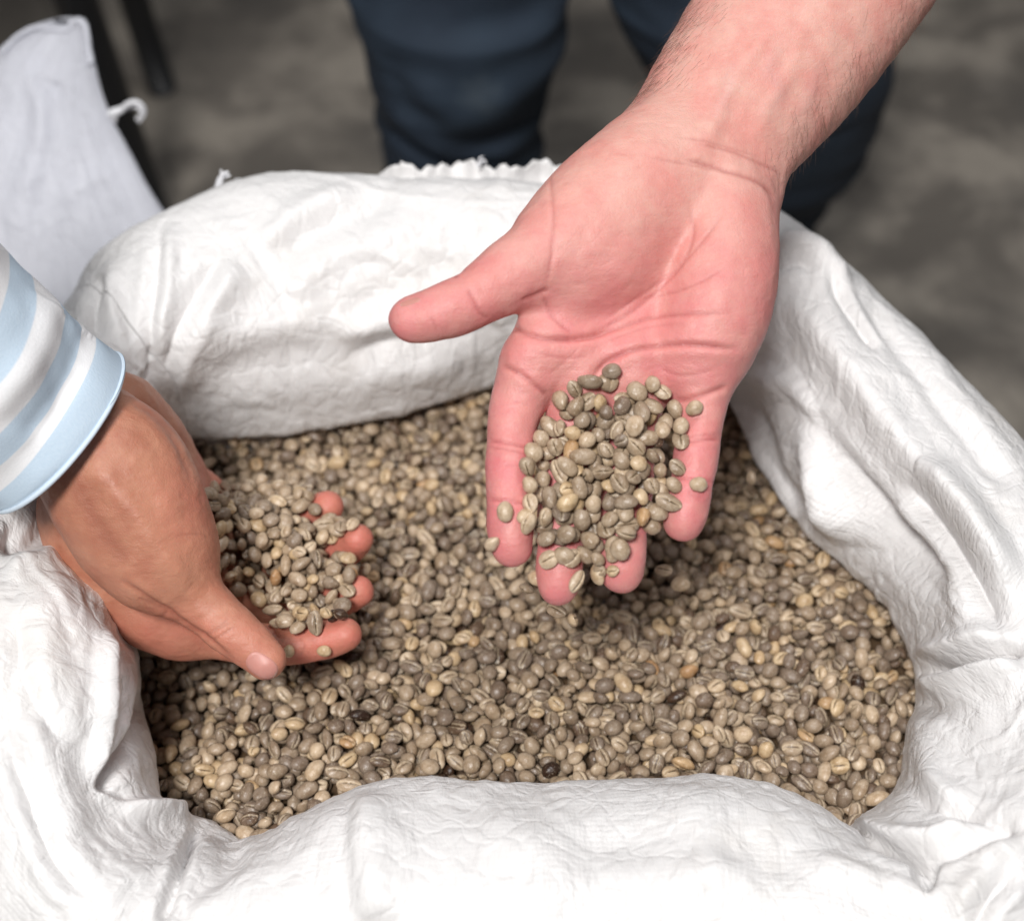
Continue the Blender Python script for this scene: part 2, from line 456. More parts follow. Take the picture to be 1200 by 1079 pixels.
# folds: (polyline in picture pixels projected on the cloth, height in mm, half width in px, profile)
FOLDS = [
    # far band
    ([(188, 255), (184, 330), (172, 430), (168, 470)], -5.0, 7, 's'),
    ([(196, 262), (194, 340), (184, 420)], 4.0, 13, 'g'),
    ([(262, 300), (228, 350), (200, 400), (186, 440)], -6.0, 9, 's'),
    ([(290, 300), (255, 350), (222, 410), (205, 470)], 6.5, 24, 'g'),
    ([(120, 320), (112, 365), (122, 400)], -5, 7, 's'),
    ([(135, 300), (132, 370), (148, 440)], 4, 12, 'g'),
    ([(300, 290), (350, 250), (420, 222)], 4, 14, 'g'),
    ([(320, 310), (380, 265), (470, 235)], -3.5, 13, 'g'),
    ([(330, 350), (400, 300), (500, 262)], 3.5, 18, 'g'),
    ([(400, 380), (460, 340), (560, 300)], -3.0, 20, 'g'),
    ([(400, 420), (455, 402), (520, 395), (590, 372)], -6, 12, 's'),
    ([(380, 395), (450, 378), (530, 372), (590, 350)], 5, 16, 'g'),
    ([(230, 420), (300, 385), (380, 380)], 4, 22, 'g'),
    ([(240, 470), (330, 450), (450, 440), (560, 420)], 4.5, 26, 'g'),
    # right band
    ([(903, 300), (930, 288), (965, 306), (990, 340)], 8.1, 11, 'g'),
    ([(905, 318), (935, 306), (958, 320)], -5.4, 6, 's'),
    ([(965, 305), (985, 350), (1010, 390), (1032, 418)], -6.8, 6, 's'),
    ([(905, 340), (950, 372), (1000, 440), (1060, 520), (1130, 610), (1190, 700)], 12.2, 24, 'g'),
    ([(880, 420), (930, 470), (985, 550), (1050, 630), (1120, 700)], -13.5, 17, 'g'),
    ([(866, 432), (905, 446), (940, 480), (962, 535), (975, 590), (1005, 640)], 14.9, 17, 'g'),
    ([(858, 452), (882, 500), (905, 560), (940, 610)], -8.1, 14, 'g'),
    ([(1000, 330), (1060, 410), (1120, 490), (1200, 590)], -6.8, 15, 'g'),
    ([(1060, 560), (1120, 640), (1170, 740)], -9.5, 12, 's'),
    ([(1090, 540), (1150, 620), (1195, 700)], 8.1, 16, 'g'),
    # right lower
    ([(1072, 790), (1110, 782), (1160, 770), (1205, 762)], -13, 9, 's'),
    ([(1080, 812), (1120, 802), (1170, 790), (1210, 790)], 9, 16, 'g'),
    ([(1085, 770), (1130, 750), (1170, 735)], 5, 16, 'g'),
    ([(1105, 830), (1090, 880), (1105, 930), (1130, 960)], 6, 22, 'g'),
    ([(1060, 925), (1100, 950), (1160, 965), (1210, 975)], -5, 10, 's'),
    ([(1000, 975), (1040, 1000), (1090, 1012), (1130, 1000), (1190, 965)], -13, 8, 's'),
    ([(990, 950), (1040, 975), (1100, 990), (1150, 970)], 6, 14, 'g'),
    ([(1078, 1012), (1088, 1028), (1074, 1044)], -20, 10, 'g'),
    ([(1190, 1020), (1160, 1050), (1140, 1090)], -8, 9, 's'),
    ([(930, 1000), (1000, 1030), (1080, 1050), (1180, 1040)], 5, 16, 'g'),
    # near side
    ([(430, 925), (432, 990), (440, 1085)], 6, 34, 'g'),
    ([(415, 925), (405, 990), (412, 1085)], -3, 12, 'g'),
    ([(820, 915), (815, 980), (840, 1050)], 4, 40, 'g'),
    ([(640, 1000), (760, 985), (900, 1000), (980, 1040)], -3.5, 26, 'g'),
    ([(560, 960), (640, 1000), (660, 1080)], 3, 30, 'g'),
    ([(232, 970), (212, 1020), (185, 1085)], -8, 6, 's'),
    ([(250, 980), (240, 1030), (215, 1085)], 4, 14, 'g'),
    ([(296, 988), (245, 1030), (200, 1085)], -6, 14, 'g'),
    # left
    ([(148, 735), (146, 790), (140, 850), (112, 905)], 5, 13, 'g'),
    ([(165, 800), (150, 860), (120, 925), (170, 948)], -9, 11, 'g'),
    ([(100, 925), (160, 950), (225, 962)], 9, 10, 'g'),
    ([(70, 615), (105, 660), (138, 712)], 5, 10, 'g'), ([(120, 730), (118, 800), (108, 880), (112, 930)], 7, 9, 'g'), ([(20, 720), (30, 800), (70, 880)], -4, 12, 's'),
    ([(90, 620), (60, 690), (50, 780), (85, 900)], 4, 34, 'g'),
    ([(0, 850), (30, 920), (60, 1000), (110, 1060)], -6, 9, 's'),
    ([(30, 830), (60, 910), (100, 990)], 4, 22, 'g'),
    ([(0, 620), (30, 640), (70, 618)], -9, 16, 'g'),
    ([(0, 670), (50, 650), (80, 612)], 6, 16, 'g'),
]
P2, zc = proj(V)
vd = CAMP - V; vd /= np.linalg.norm(vd, axis=1)[:, None]
fac = np.clip((N * vd).sum(1) * 2 + 0.35, 0, 1) * ((ringi > 10) & (ringi < 150))
disp = np.zeros(len(V))
for line, amp, sg, kind in FOLDS:
    line = crom(np.array(line, float), 5)
    d, t = dist_poly(P2, line)
    endw = smooth01(np.minimum(t, 1 - t) / 0.22 + 0.05)
    if kind == 'g': prof = np.exp(-(d / sg) ** 2)
    else: prof = np.exp(-d / sg) - 0.35 * np.exp(-((d - 2.2 * sg) / (1.3 * sg)) ** 2)
    disp += amp / 1000 * prof * endw * fac
# natural sag and wrinkles of stiff woven plastic
uvp = np.stack([UVs[:, 0], UVs[:, 1], np.zeros(len(UVs))], 1)
per = UVs[:, 0].max() + du[-1]
ang = UVs[:, 0] / per * 2 * math.pi
ring3 = np.stack([np.cos(ang) * per / 6.283, np.sin(ang) * per / 6.283, UVs[:, 1]], 1)
wr = 0.0017 * fbm(ring3 * 14, 3) + 0.0006 * ridged(ring3 * np.array([50, 50, 34]), 2) + 0.0004 * ridged(ring3 * 120 + 5, 2)
wr *= np.where(ringi < 8, 0.2, 1.0)
cr_rng = np.random.default_rng(21); seg_u, seg_v = UVs[:, 0], UVs[:, 1]; vmax = vv[150]
near_side = smooth01((P2[:, 1] - 880) / 60)
for _ in range(210):
    cu, cv = cr_rng.uniform(0, per), cr_rng.uniform(vv[12], vmax); an = cr_rng.uniform(0, math.pi); ln = cr_rng.uniform(.02, .075)
    m_ = (np.abs(seg_u - cu) < ln) & (np.abs(seg_v - cv) < ln)
    if not m_.any(): continue
    a_, b_ = seg_u[m_] - cu, seg_v[m_] - cv; al = (a_ * math.cos(an) + b_ * math.sin(an)) / ln; pe = -a_ * math.sin(an) + b_ * math.cos(an) + .004 * np.sin(al * 4 + cu * 50)
    wr[m_] += cr_rng.choice([-1, 1]) * cr_rng.uniform(.0007, .0019) * np.exp(-np.abs(pe) / cr_rng.uniform(.0025, .007)) * smooth01((1 - np.abs(al)) * 2) * (1 - .7 * near_side[m_])
low = smooth01((0.44 - V[:, 2]) / 0.2)
wr += low * 0.012 * fbm(ring3 * 9 + 3, 3)
V2 = V + N * (disp + wr)[:, None]
F = grid_faces(NU, NV, wrap_u=True)
if np.cross(V[F[60, 1]] - V[F[60, 0]], V[F[60, 3]] - V[F[60, 0]]) @ N[F[60, 0]] < 0: F = F[:, ::-1]
white = woven_material('woven_white_plastic', (0.81, 0.795, 0.79))
sack = tag(empty('coffee_sack', (0.0, 0.5, 0)), 'open white woven plastic sack full of coffee beans, rim rolled down', 'sack')
mesh('sack_cloth', V2, F, white, sack, uv=UVs)
# torn raw edge standing up behind the far rim
nu, nv = 170, 14
xs = np.linspace(438, 700, nu); E = []
for i, x in enumerate(xs):
    k = (x - 438) / 40.0
    top = 192 + 2.5 * math.sin(k * 6.1) + 2.2 * math.sin(k * 14.3 + 1) + 1.5 * random.random()
    if x < 470: top = 208 - (x - 438) / 32 * 14 + 1.5 * math.sin(k * 9)
    for j in range(nv):
        t = j / (nv - 1)
        E.append(at_y(x, top, 0.748 - 0.004 * math.sin(k * 2.0)) * (1 - t) + at_y(x + 2, 240, 0.722 - 0.004 * math.sin(k * 2.3)) * t + np.array([0, 0.004 * math.sin(t * 3.1) + 0.003 * math.sin(k * 2.9), -0.02 * t]))
E = np.array(E); E += 0.0022 * np.stack([0 * E[:, 0], fbm(E * 60, 2), 0 * E[:, 0]], 1)
hem = mesh('torn_hem', E, grid_faces(nu, nv), white, sack, uv=np.stack([E[:, 0], E[:, 2]], 1))
hem.modifiers.new('thick', 'SOLIDIFY').thickness = 0.0007
thread_mat = simple('white_thread', (0.80, 0.80, 0.83), 0.6, 200, 0.1)
def frayed(name, strands, parent, r=0.0006):
    parts = []
    for s_ in strands:
        p = crom(np.array([at_y(*q) for q in s_]), 6)
        parts.append(tube(p, np.linspace(r * 1.4, r * 0.6, len(p)), 6))
    v, f = join(parts)
    return mesh(name, v, f, thread_mat, parent)
frayed('loose_thread', [[(253, 226, .722), (256, 212, .723), (262, 204, .723), (268, 202, .723)], [(254, 224, .722), (260, 210, .722), (259, 199, .723)], [(256, 220, .722), (262, 208, .724), (270, 206, .724)]], sack, 0.0011)
frayed('loose_thread', [[(277, 216, .72), (280, 210, .72), (284, 212, .72)], [(278, 216, .72), (276, 209, .722)]], sack, 0.0005)
frayed('loose_thread', [[(560, 196, .742), (562, 186, .742), (566, 184, .743)], [(561, 194, .742), (567, 188, .743), (570, 192, .743)]], sack, 0.0006)

# second sack: its stiff open corner stands up behind the rim
rows = [(29, 62, 98), (36, 34, 102), (55, 6, 105), (80, -22, 109), (120, -60, 119), (160, -90, 136), (205, -120, 158), (250, -140, 181), (300, -150, 205), (360, -160, 225), (430, -165, 240)]
ring_pts, hz = [], []
for (y, xl, xr) in rows:
    a, b_ = at_y(xl, y, 0.79 + .15 * min(1, max(0, (400 - y) / 370))), at_y(xr, y, 0.79 + .15 * min(1, max(0, (400 - y) / 370)))
    ring_pts.append(((a[0] + b_[0]) / 2, (b_[0] - a[0]) / 2, a[2], a[1]))
ring_pts += [(-0.40, 0.205, 0.28, .79), (-0.41, 0.22, 0.15, .79), (-0.41, 0.21, 0.03, .79), (-0.41, 0.19, 0.004, .79)]
ring_pts = crom(np.array(ring_pts), 8)
SV, nth = [], 160
ztop = ring_pts[0][2]
for (cx, hw, z, y0_) in ring_pts:
    dpt = 0.004 + 0.13 * smooth01((ztop - z) / 0.5)
    for k in range(nth):
        th = 2 * math.pi * k / nth
        cs, sn = math.cos(th), math.sin(th)
        ex = 0.75
        SV.append((cx + hw * math.copysign(abs(cs) ** ex, cs), y0_ + dpt + dpt * math.copysign(abs(sn) ** ex, sn), z))
SV = np.array(SV)
nr = len(ring_pts)
soft = fbm(SV * np.array([16, 16, 5]) + 9, 3)
SV[:, 1] += 0.006 * soft; SV += 0.0004 * ridged(SV * 45, 2)[:, None] * np.array([0.3, 1, 0.2])
P2s, _ = proj(SV)
for line, amp, sg in (([(25, 60), (45, 110), (48, 150), (30, 220), (18, 290)], 7, 10), ([(38, 90), (60, 105), (75, 108)], -4, 7), ([(110, 110), (118, 180), (150, 260)], 3, 8), ([(60, 240), (110, 210), (150, 190)], 2, 6)):
    d, t = dist_poly(P2s, crom(np.array(line, float), 5)); SV[:, 1] -= amp / 1000 * np.exp(-(d / sg) ** 2) * smooth01(np.minimum(t, 1 - t) / 0.2 + .05) * 1.0
fq = []
for i in range(nr - 1):
    for k in range(nth):
        k2 = (k + 1) % nth
        fq.append((i * nth + k, (i + 1) * nth + k, (i + 1) * nth + k2, i * nth + k2))
blue_white = woven_material('woven_bluish_plastic', (0.82, 0.83, 0.90))
_t = blue_white.node_tree; _tr = _t.nodes.new('ShaderNodeBsdfTranslucent'); _tr.inputs[0].default_value = (0.88, 0.89, 0.95, 1)
_mx = _t.nodes.new('ShaderNodeMixShader'); _mx.inputs[0].default_value = 0.3
_t.links.new(_t.nodes['Principled BSDF'].outputs[0], _mx.inputs[1]); _t.links.new(_tr.outputs[0], _mx.inputs[2]); _t.links.new(_mx.outputs[0], _t.nodes['Material Output'].inputs[0])
sack2 = tag(empty('coffee_sack', (-0.40, 0.9, 0)), 'bluish white sack standing behind the open one, with a tall pointed top corner', 'sack')
thv = np.tile(np.arange(nth) / nth * 1.1, nr)
mesh('sack_cloth', SV, [np.array(fq), np.array([[k, 0, k + 1] for k in range(1, nth - 1)])], blue_white, sack2, uv=np.stack([thv, SV[:, 2]], 1))
# stitched seam along the top edge
seam = crom(np.array([at_y(x, y, 0.79 + .15 * (400 - y) / 370) for x, y in ((2, 62), (20, 43), (40, 33), (60, 35), (78, 36), (84, 27), (92, 24), (99, 29), (102, 45), (107, 75))]), 8)
v, f = tube(seam, 0.0017, 8); v += 0.0006 * fbm(v * 200, 2)[:, None]
mesh('seam', v, f, blue_white, sack2)
frayed('loose_thread', [[(128, 134, .90), (140, 131, .90), (150, 122, .90), (160, 120, .90), (168, 126, .90), (169, 134, .90), (163, 143, .90)],
                        [(130, 132, .90), (146, 127, .902), (158, 124, .902), (166, 132, .90), (160, 140, .90)], [(129, 136, .90), (134, 142, .90), (136, 133, .90)]], sack2, 0.0017)
# corner of the sack's far lip peeping out at the right
v = np.array([at_y(x, y, 0.66) for x, y in ((1186, 526), (1212, 530), (1214, 600), (1180, 590))]); v = np.concatenate([v, v + np.array([0, 0.02, -0.01])])
cube_f = np.array([[0, 3, 2, 1], [4, 5, 6, 7], [0, 1, 5, 4], [1, 2, 6, 5], [2, 3, 7, 6], [3, 0, 4, 7]])
mesh('sack_flap', v, cube_f, white, sack, smooth=False, uv=np.stack([v[:, 0], v[:, 2]], 1))

# ================================================================ HANDS: smooth field of tapered limbs, meshed as one skin
def smin(a, b, k):
    h = np.maximum(k - np.abs(a - b), 0) / k
    return np.minimum(a, b) - h * h * k * 0.25
class Field:
    def __init__(s, lo, hi, h):
        s.lo = np.array(lo, float); s.h = h
        s.n = np.ceil((np.array(hi) - s.lo) / h).astype(int) + 1
        s.F = np.full(s.n, 0.05, np.float32)
    def local(s, a, b, pad):
        i0 = np.maximum(np.floor((np.minimum(a, b) - pad - s.lo) / s.h).astype(int), 0)
        i1 = np.minimum(np.ceil((np.maximum(a, b) + pad - s.lo) / s.h).astype(int) + 1, s.n)
        return i0, i1
    def pts(s, i0, i1):
        ax = [(np.arange(i0[k], i1[k]) * s.h + s.lo[k]).astype(np.float32) for k in range(3)]
        return ax[0][:, None, None], ax[1][None, :, None], ax[2][None, None, :]
    def cone(s, a, b, ra, rb, flat=1.0, nrm=(0, 0, 1), k=0.0):
        """tapered capsule in field axes; flat < 1 thins it along nrm."""
        a = np.array(a, float); b = np.array(b, float); pad = max(ra, rb) + max(k, 0.004)
        i0, i1 = s.local(a, b, pad)
        if np.any(i1 <= i0): return
        X, Y, Z = s.pts(i0, i1); ab = b - a; L2 = ab @ ab + 1e-12
        x, y, z = X - a[0], Y - a[1], Z - a[2]
        t = np.clip((x * ab[0] + y * ab[1] + z * ab[2]) / L2, 0, 1)
        x = x - t * ab[0]; y = y - t * ab[1]; z = z - t * ab[2]
        q = x * x + y * y + z * z
        if flat != 1.0:
            n = np.array(nrm, float); n /= np.linalg.norm(n)
            dn = x * n[0] + y * n[1] + z * n[2]
            q = q + dn * dn * (1 / flat ** 2 - 1)
        d = (np.sqrt(q) - (ra + (rb - ra) * t)).astype(np.float32)
        sl = tuple(slice(i0[j], i1[j]) for j in range(3))
        cur = s.F[sl]
        s.F[sl] = smin(cur, d, k) if k > 0 else np.minimum(cur, d)
    def chain(s, pts, k=0.0, n=5, flat=1.0, nrm=(0, 0, 1)):
        P = crom(np.array(pts, float), n)
        for i in range(len(P) - 1): s.cone(P[i, :3], P[i + 1, :3], P[i, 3], P[i + 1, 3], flat, nrm, k)
    def blank(s):
        o = Field.__new__(Field); o.lo, o.h, o.n = s.lo, s.h, s.n; o.F = np.full(s.n, 0.05, np.float32); return o
    def mix(s, o, k): s.F = smin(s.F, o.F, k) if k > 0 else np.minimum(s.F, o.F)
    def mesh(s):
        F = s.F; ins = F < 0
        c = np.zeros(tuple(s.n - 1), np.uint8)
        for dx in (0, 1):
            for dy in (0, 1):
                for dz in (0, 1):
                    c += ins[dx:s.n[0] - 1 + dx, dy:s.n[1] - 1 + dy, dz:s.n[2] - 1 + dz]
        cell = np.argwhere((c > 0) & (c < 8))
        idx = np.full(c.shape, -1, np.int32); idx[tuple(cell.T)] = np.arange(len(cell))
        acc = np.zeros((len(cell), 3)); cnt = np.zeros(len(cell))
        corners = [(x, y, z) for x in (0, 1) for y in (0, 1) for z in (0, 1)]
        for ca in corners:
            for axis in range(3):
                if ca[axis] == 1: continue
                cb = list(ca); cb[axis] = 1
                fa = F[tuple((cell + ca).T)]; fb = F[tuple((cell + cb).T)]
                m = (fa < 0) != (fb < 0)
                t = np.where(m, fa / np.where(m, fa - fb, 1), 0)
                p = np.array(ca, float) + np.zeros((len(cell), 3)); p[:, axis] += t
                acc += np.where(m[:, None], p, 0); cnt += m
        V = (cell + acc / cnt[:, None]) * s.h + s.lo
        quads = []
        for axis in range(3):
            a = [slice(None)] * 3; b = [slice(None)] * 3
            a[axis] = slice(0, -1); b[axis] = slice(1, None)
            e0, e1 = ins[tuple(a)], ins[tuple(b)]
            E = np.argwhere(e0 != e1)
            o1, o2 = [(1, 2), (2, 0), (0, 1)][axis]
            E = E[(E[:, o1] > 0) & (E[:, o2] > 0) & (E[:, o1] < s.n[o1] - 1) & (E[:, o2] < s.n[o2] - 1)]
            d1 = np.zeros(3, int); d1[o1] = 1; d2 = np.zeros(3, int); d2[o2] = 1
            q = np.stack([idx[tuple((E - d1 - d2).T)], idx[tuple((E - d2).T)], idx[tuple(E.T)], idx[tuple((E - d1).T)]], 1)
            fl = ins[tuple(E.T)]
            q = np.where(fl[:, None], q, q[:, ::-1])
            quads.append(q)
        Q = np.concatenate(quads); Q = Q[(Q >= 0).all(1)]
        return V, Q
# camera-aligned field axes: x right, y picture-up, z towards the camera
RM = np.stack([RIGHT, UP, -FWD], 0)                    # rows are the axes
def to_f(P): return (np.asarray(P) - CAMP) @ RM.T
def to_w(P): return np.asarray(P) @ RM + CAMP
def vert_normals(V, F):
    n = np.zeros_like(V)
    fn = np.cross(V[F[:, 2]] - V[F[:, 0]], V[F[:, 3]] - V[F[:, 1]])
    for k in range(4): np.add.at(n, F[:, k], fn)
    return n / (np.linalg.norm(n, axis=1)[:, None] + 1e-12)
def relax(V, F, it=2, lam=0.5):
    e = np.concatenate([F[:, [0, 1]], F[:, [1, 2]], F[:, [2, 3]], F[:, [3, 0]]])
    for _ in range(it):
        s_ = np.zeros_like(V); c = np.zeros(len(V))
        for k in range(3): s_[:, k] = np.bincount(e[:, 0], V[e[:, 1], k], len(V)) + np.bincount(e[:, 1], V[e[:, 0], k], len(V))
        c = np.bincount(e[:, 0], minlength=len(V)) + np.bincount(e[:, 1], minlength=len(V))
        V = V + lam * (s_ / np.maximum(c, 1)[:, None] - V)
    return V
def creases(V, N, lines):
    """Flexion creases: a narrow furrow between two soft swellings. lines: (points, depth mm, half width px)."""
    P, _ = proj(V); vd = CAMP - V; vd /= np.linalg.norm(vd, axis=1)[:, None]
    face = smooth01((N * vd).sum(1) * 3)
    disp = np.zeros(len(V)); cr = np.zeros(len(V))
    for L, amp, sg in lines:
        d, t = dist_poly(P, crom(np.array(L, float), 6))
        e = smooth01(np.minimum(t, 1 - t) / 0.18 + 0.15) * face
        disp += e * amp * 0.62 * (-np.exp(-(d / sg) ** 2) + 0.30 * np.exp(-((d - 2.8 * sg) / (2.4 * sg)) ** 2)) / 1000
        if amp > 0: cr = np.maximum(cr, e * np.exp(-(d / (sg * 0.8)) ** 2) * min(1, 0.35 + amp * 0.5))
    return V + N * disp[:, None], cr

# ---- right arm and open palm (of the person standing behind the sack)
def R(px, py, dep, rpx): p = to_f(at(px, py, dep)); return (*p, rpx * dep / FPX)
HR = 0.00095
fld = Field(to_f(at(452, 720, 0.66)) + np.array([-0.012, -0.012, -0.10]), np.array([0.222, 0.272, -0.565]), HR)
# forearm and wrist
fld.chain([R(1075, -215, .775, 128), R(1010, -100, .762, 128), R(950, -3, .75, 122), R(905, 64, .738, 115), R(865, 117, .727, 107), R(824, 174, .715, 96), R(810, 205, .710, 92)], flat=0.74, nrm=(0, 0.25, 1))
# palm plate
fld.chain([R(816, 190, .712, 89), R(800, 250, .708, 92), R(786, 310, .700, 88)], k=.012, flat=0.52, nrm=(0, 0.35, 1))
fld.cone(R(742, 300, .703, 0)[:3], R(745, 392, .690, 0)[:3], .036, .031, flat=0.42, nrm=(0, 0.4, 1), k=.014)
fld.cone(R(672, 372, .687, 0)[:3], R(822, 392, .690, 0)[:3], .020, .020, flat=0.70, nrm=(0, 0.4, 1), k=.014)
# heel of the hand on the little finger side
fld.chain([R(838, 226, .704, 48), R(843, 285, .695, 50), R(840, 345, .688, 50), R(830, 400, .680, 40)], k=.012)
# ball of the thumb
fld.chain([R(792, 196, .708, 70), R(752, 232, .697, 72), R(706, 268, .687, 68), R(664, 296, .679, 52)], k=.012, flat=0.78)
fld.cone(R(715, 318, .682, 0)[:3], R(668, 345, .680, 0)[:3], .0165, .0135, k=.012)
# pads at the finger roots
for (x, y, dp, r) in ((622, 432, .676, 35), (680, 432, .678, 35), (742, 430, .678, 36), (806, 425, .678, 38), (640, 402, .678, 34), (835, 428, .679, 32)):
    fld.cone(R(x, y - 10, dp, 0)[:3], R(x, y + 6, dp, 0)[:3], r * .68 / FPX * .95, r * .68 / FPX * .9, k=.010)
# thumb
th = fld.blank()
th.chain([R(672, 290, .680, 56), R(640, 302, .674, 50), R(606, 318, .668, 43.5), R(572, 340, .664, 37), R(556, 350, .662, 34.5), R(532, 361, .660, 34), R(508, 369, .659, 31.5), R(486, 374, .659, 28), R(482, 375, .659, 26)], flat=0.92)
fld.mix(th, .008)
# fingers
fg = fld.blank()
fingers = [
    [R(622, 430, .680, 36), R(609, 465, .677, 33.5), R(601, 495, .673, 30), R(597.5, 521, .670, 27.2), R(597.5, 550, .667, 28.8), R(597, 574, .664, 27.6), R(596.5, 590, .662, 26.2), R(597.5, 612, .661, 27.5), R(599, 630, .660, 26.2), R(600, 640, .660, 24.5)],
    [R(682, 430, .684, 36), R(675, 470, .683, 34), R(669, 510, .681, 32), R(665, 545, .678, 29.5), R(662, 580, .675, 30.5), R(659, 612, .670, 29.5), R(657, 634, .667, 27.3), R(656, 658, .665, 28), R(655, 674, .664, 27), R(654.5, 684, .664, 25)],
    [R(746, 430, .684, 37), R(744, 468, .683, 34), R(741, 505, .681, 32), R(738, 540, .678, 29.5), R(735, 572, .675, 30.5), R(732, 602, .670, 29), R(730.5, 622, .667, 27.3), R(729.5, 646, .665, 28.5), R(729, 660, .664, 27.5), R(728.5, 669, .664, 26)],
    [R(815, 425, .680, 40), R(821, 458, .678, 33.5), R(821, 485, .675, 29), R(818.5, 513, .672, 26), R(815, 540, .670, 27), R(811.5, 562, .668, 25), R(807, 585, .666, 26.2), R(803, 602, .665, 26), R(801.5, 610, .665, 24.8)],
]
for f_ in fingers:
    one = fld.blank(); one.chain(f_, n=4); fg.mix(one, .0016)
fld.mix(fg, .006)
HV, HF = fld.mesh()
HV = to_w(HV); HV = relax(HV, HF, 2, 0.5)
# make sure faces point outwards
HN = vert_normals(HV, HF)
if (HN * (HV - HV.mean(0))).sum(1).mean() < 0: HF = HF[:, ::-1]; HN = -HN
R_CREASES = [
    ([(588, 366), (604, 384), (640, 398), (690, 396), (722, 385)], 1.7, 3.2),            # under the ball of the thumb
    ([(690, 392), (740, 366), (790, 322), (812, 280), (808, 240)], 0.7, 2.6),            # life line
    ([(636, 345), (648, 372), (672, 392)], 0.7, 2.6),
    ([(610, 352), (628, 346), (644, 338)], 1.3, 3.0),                                    # web of the thumb
    ([(644, 200), (648, 250), (646, 300), (640, 335)], 0.55, 2.6),
    ([(690, 448), (712, 424), (745, 410), (800, 404), (868, 410)], 1.9, 3.2),            # heart line
    ([(640, 402), (700, 392), (770, 372), (860, 366)], 0.9, 2.8),                        # head line
    ([(700, 380), (760, 340), (800, 310), (850, 250)], 0.45, 2.2),
    ([(745, 352), (800, 340), (850, 315)], 0.4, 2.0),
    ([(588, 428), (612, 440), (645, 466)], 1.4, 3.0),                                    # root of the index finger
    ([(790, 470), (815, 466), (853, 452)], 1.6, 3.0),                                    # root of the little finger
    ([(572, 517), (598, 520), (626, 527)], 1.2, 2.2), ([(572, 524), (600, 528), (622, 535)], 0.7, 1.8),
    ([(572, 585), (600, 588), (624, 592)], 1.1, 2.0),
    ([(792, 520), (818, 516), (845, 514)], 1.1, 2.2), ([(795, 514), (820, 510), (846, 508)], 0.5, 1.8),
    ([(790, 560), (812, 562), (836, 564)], 1.0, 2.0),
    ([(548, 338), (556, 352), (562, 366), (574, 374)], 0.8, 2.6),                        # thumb joint
    ([(522, 322), (530, 318), (536, 326)], 0.8, 2.2),
    ([(505, 372), (512, 388)], 0.2, 2.2),
    ([(800, 186), (850, 200), (890, 214), (912, 236)], 1.2, 3.2),                        # wrist
    ([(820, 170), (860, 178), (900, 196), (920, 208)], 0.7, 2.6),
    ([(760, 184), (800, 192), (840, 200)], 0.35, 2.2),
    ([(796, 160), (850, 172), (890, 184)], 0.3, 2.2),
    ([(905, 20), (865, 90), (835, 150), (815, 190)], -1.3, 12), ([(940, 60), (905, 120), (880, 170)], -0.8, 10),
    ([(620, 410), (660, 420), (690, 416)], 0.3, 2.0), ([(640, 440), (660, 425), (680, 405)], 0.25, 2.0), ([(770, 430), (800, 440), (840, 432)], 0.3, 2.0), ([(700, 405), (760, 384), (810, 380)], 0.15, 1.8), ([(600, 470), (620, 474)], 0.2, 1.8), ([(806, 492), (830, 488)], 0.2, 1.8), ([(590, 545), (610, 547)], 0.18, 1.8),
]
HV, cr = creases(HV, HN, R_CREASES)
P2, dz = proj(HV)
pink = smooth01((P2[:, 1] - 120) / 280) * 0.68
pink = np.maximum(pink, 0.9 * smooth01((P2[:, 1] - 400) / 160))
pink = np.maximum(pink, 0.8 * smooth01((560 - P2[:, 0]) / 90))
dthen, _ = dist_poly(P2, [(700, 230), (760, 260)]); pink *= 1 - 0.25 * np.exp(-(dthen / 70) ** 2)
pink *= 0.8 + 0.35 * (fbm(HV * 60, 2) * 0.5 + 0.5); pink = np.clip(pink, 0, 1)
vein = np.zeros(len(HV))
for L in ([(930, 40), (900, 80), (915, 110), (880, 150)], [(860, 60), (850, 110), (830, 150)], [(960, 60), (950, 110), (930, 150)]):
    d, t = dist_poly(P2, crom(np.array(L, float), 5)); vein = np.maximum(vein, np.exp(-(d / 9) ** 2) * smooth01(np.minimum(t, 1 - t) / .4))
HV = HV + HN * (vein * 0.0005)[:, None]
HV += HN * (0.0003 * fbm(HV * 130, 2))[:, None]
skin_r = skin_material('rosy_skin', (0.70, 0.395, 0.325), (0.67, 0.30, 0.25), (0.66, 0.195, 0.205), (0.30, 0.035, 0.033))
person = tag(empty('person', (0.18, 1.32, 0)), 'person in dark blue jeans behind the sack, open palm holding beans', 'person')
mesh('body', HV, HF, skin_r, person, attrs={'crease': cr, 'pink': pink, 'vein': vein})
bvh_r = BVHTree.FromPolygons(HV.tolist(), HF.tolist())
nail_mat = M('fingernail'); nb = nail_mat.b
nf = nail_mat.attr('tip').outputs['Fac']
nail_mat.l(nail_mat.mix(nf, (0.54, 0.245, 0.205), (0.64, 0.45, 0.37)), nb.inputs['Base Color'])
nb.inputs['Roughness'].default_value = 0.45; nb.inputs['Subsurface Weight'].default_value = 0.2; nb.inputs['Subsurface Radius'].default_value = (.003, .001, .0008); nb.inputs['Subsurface Scale'].default_value = 1.0
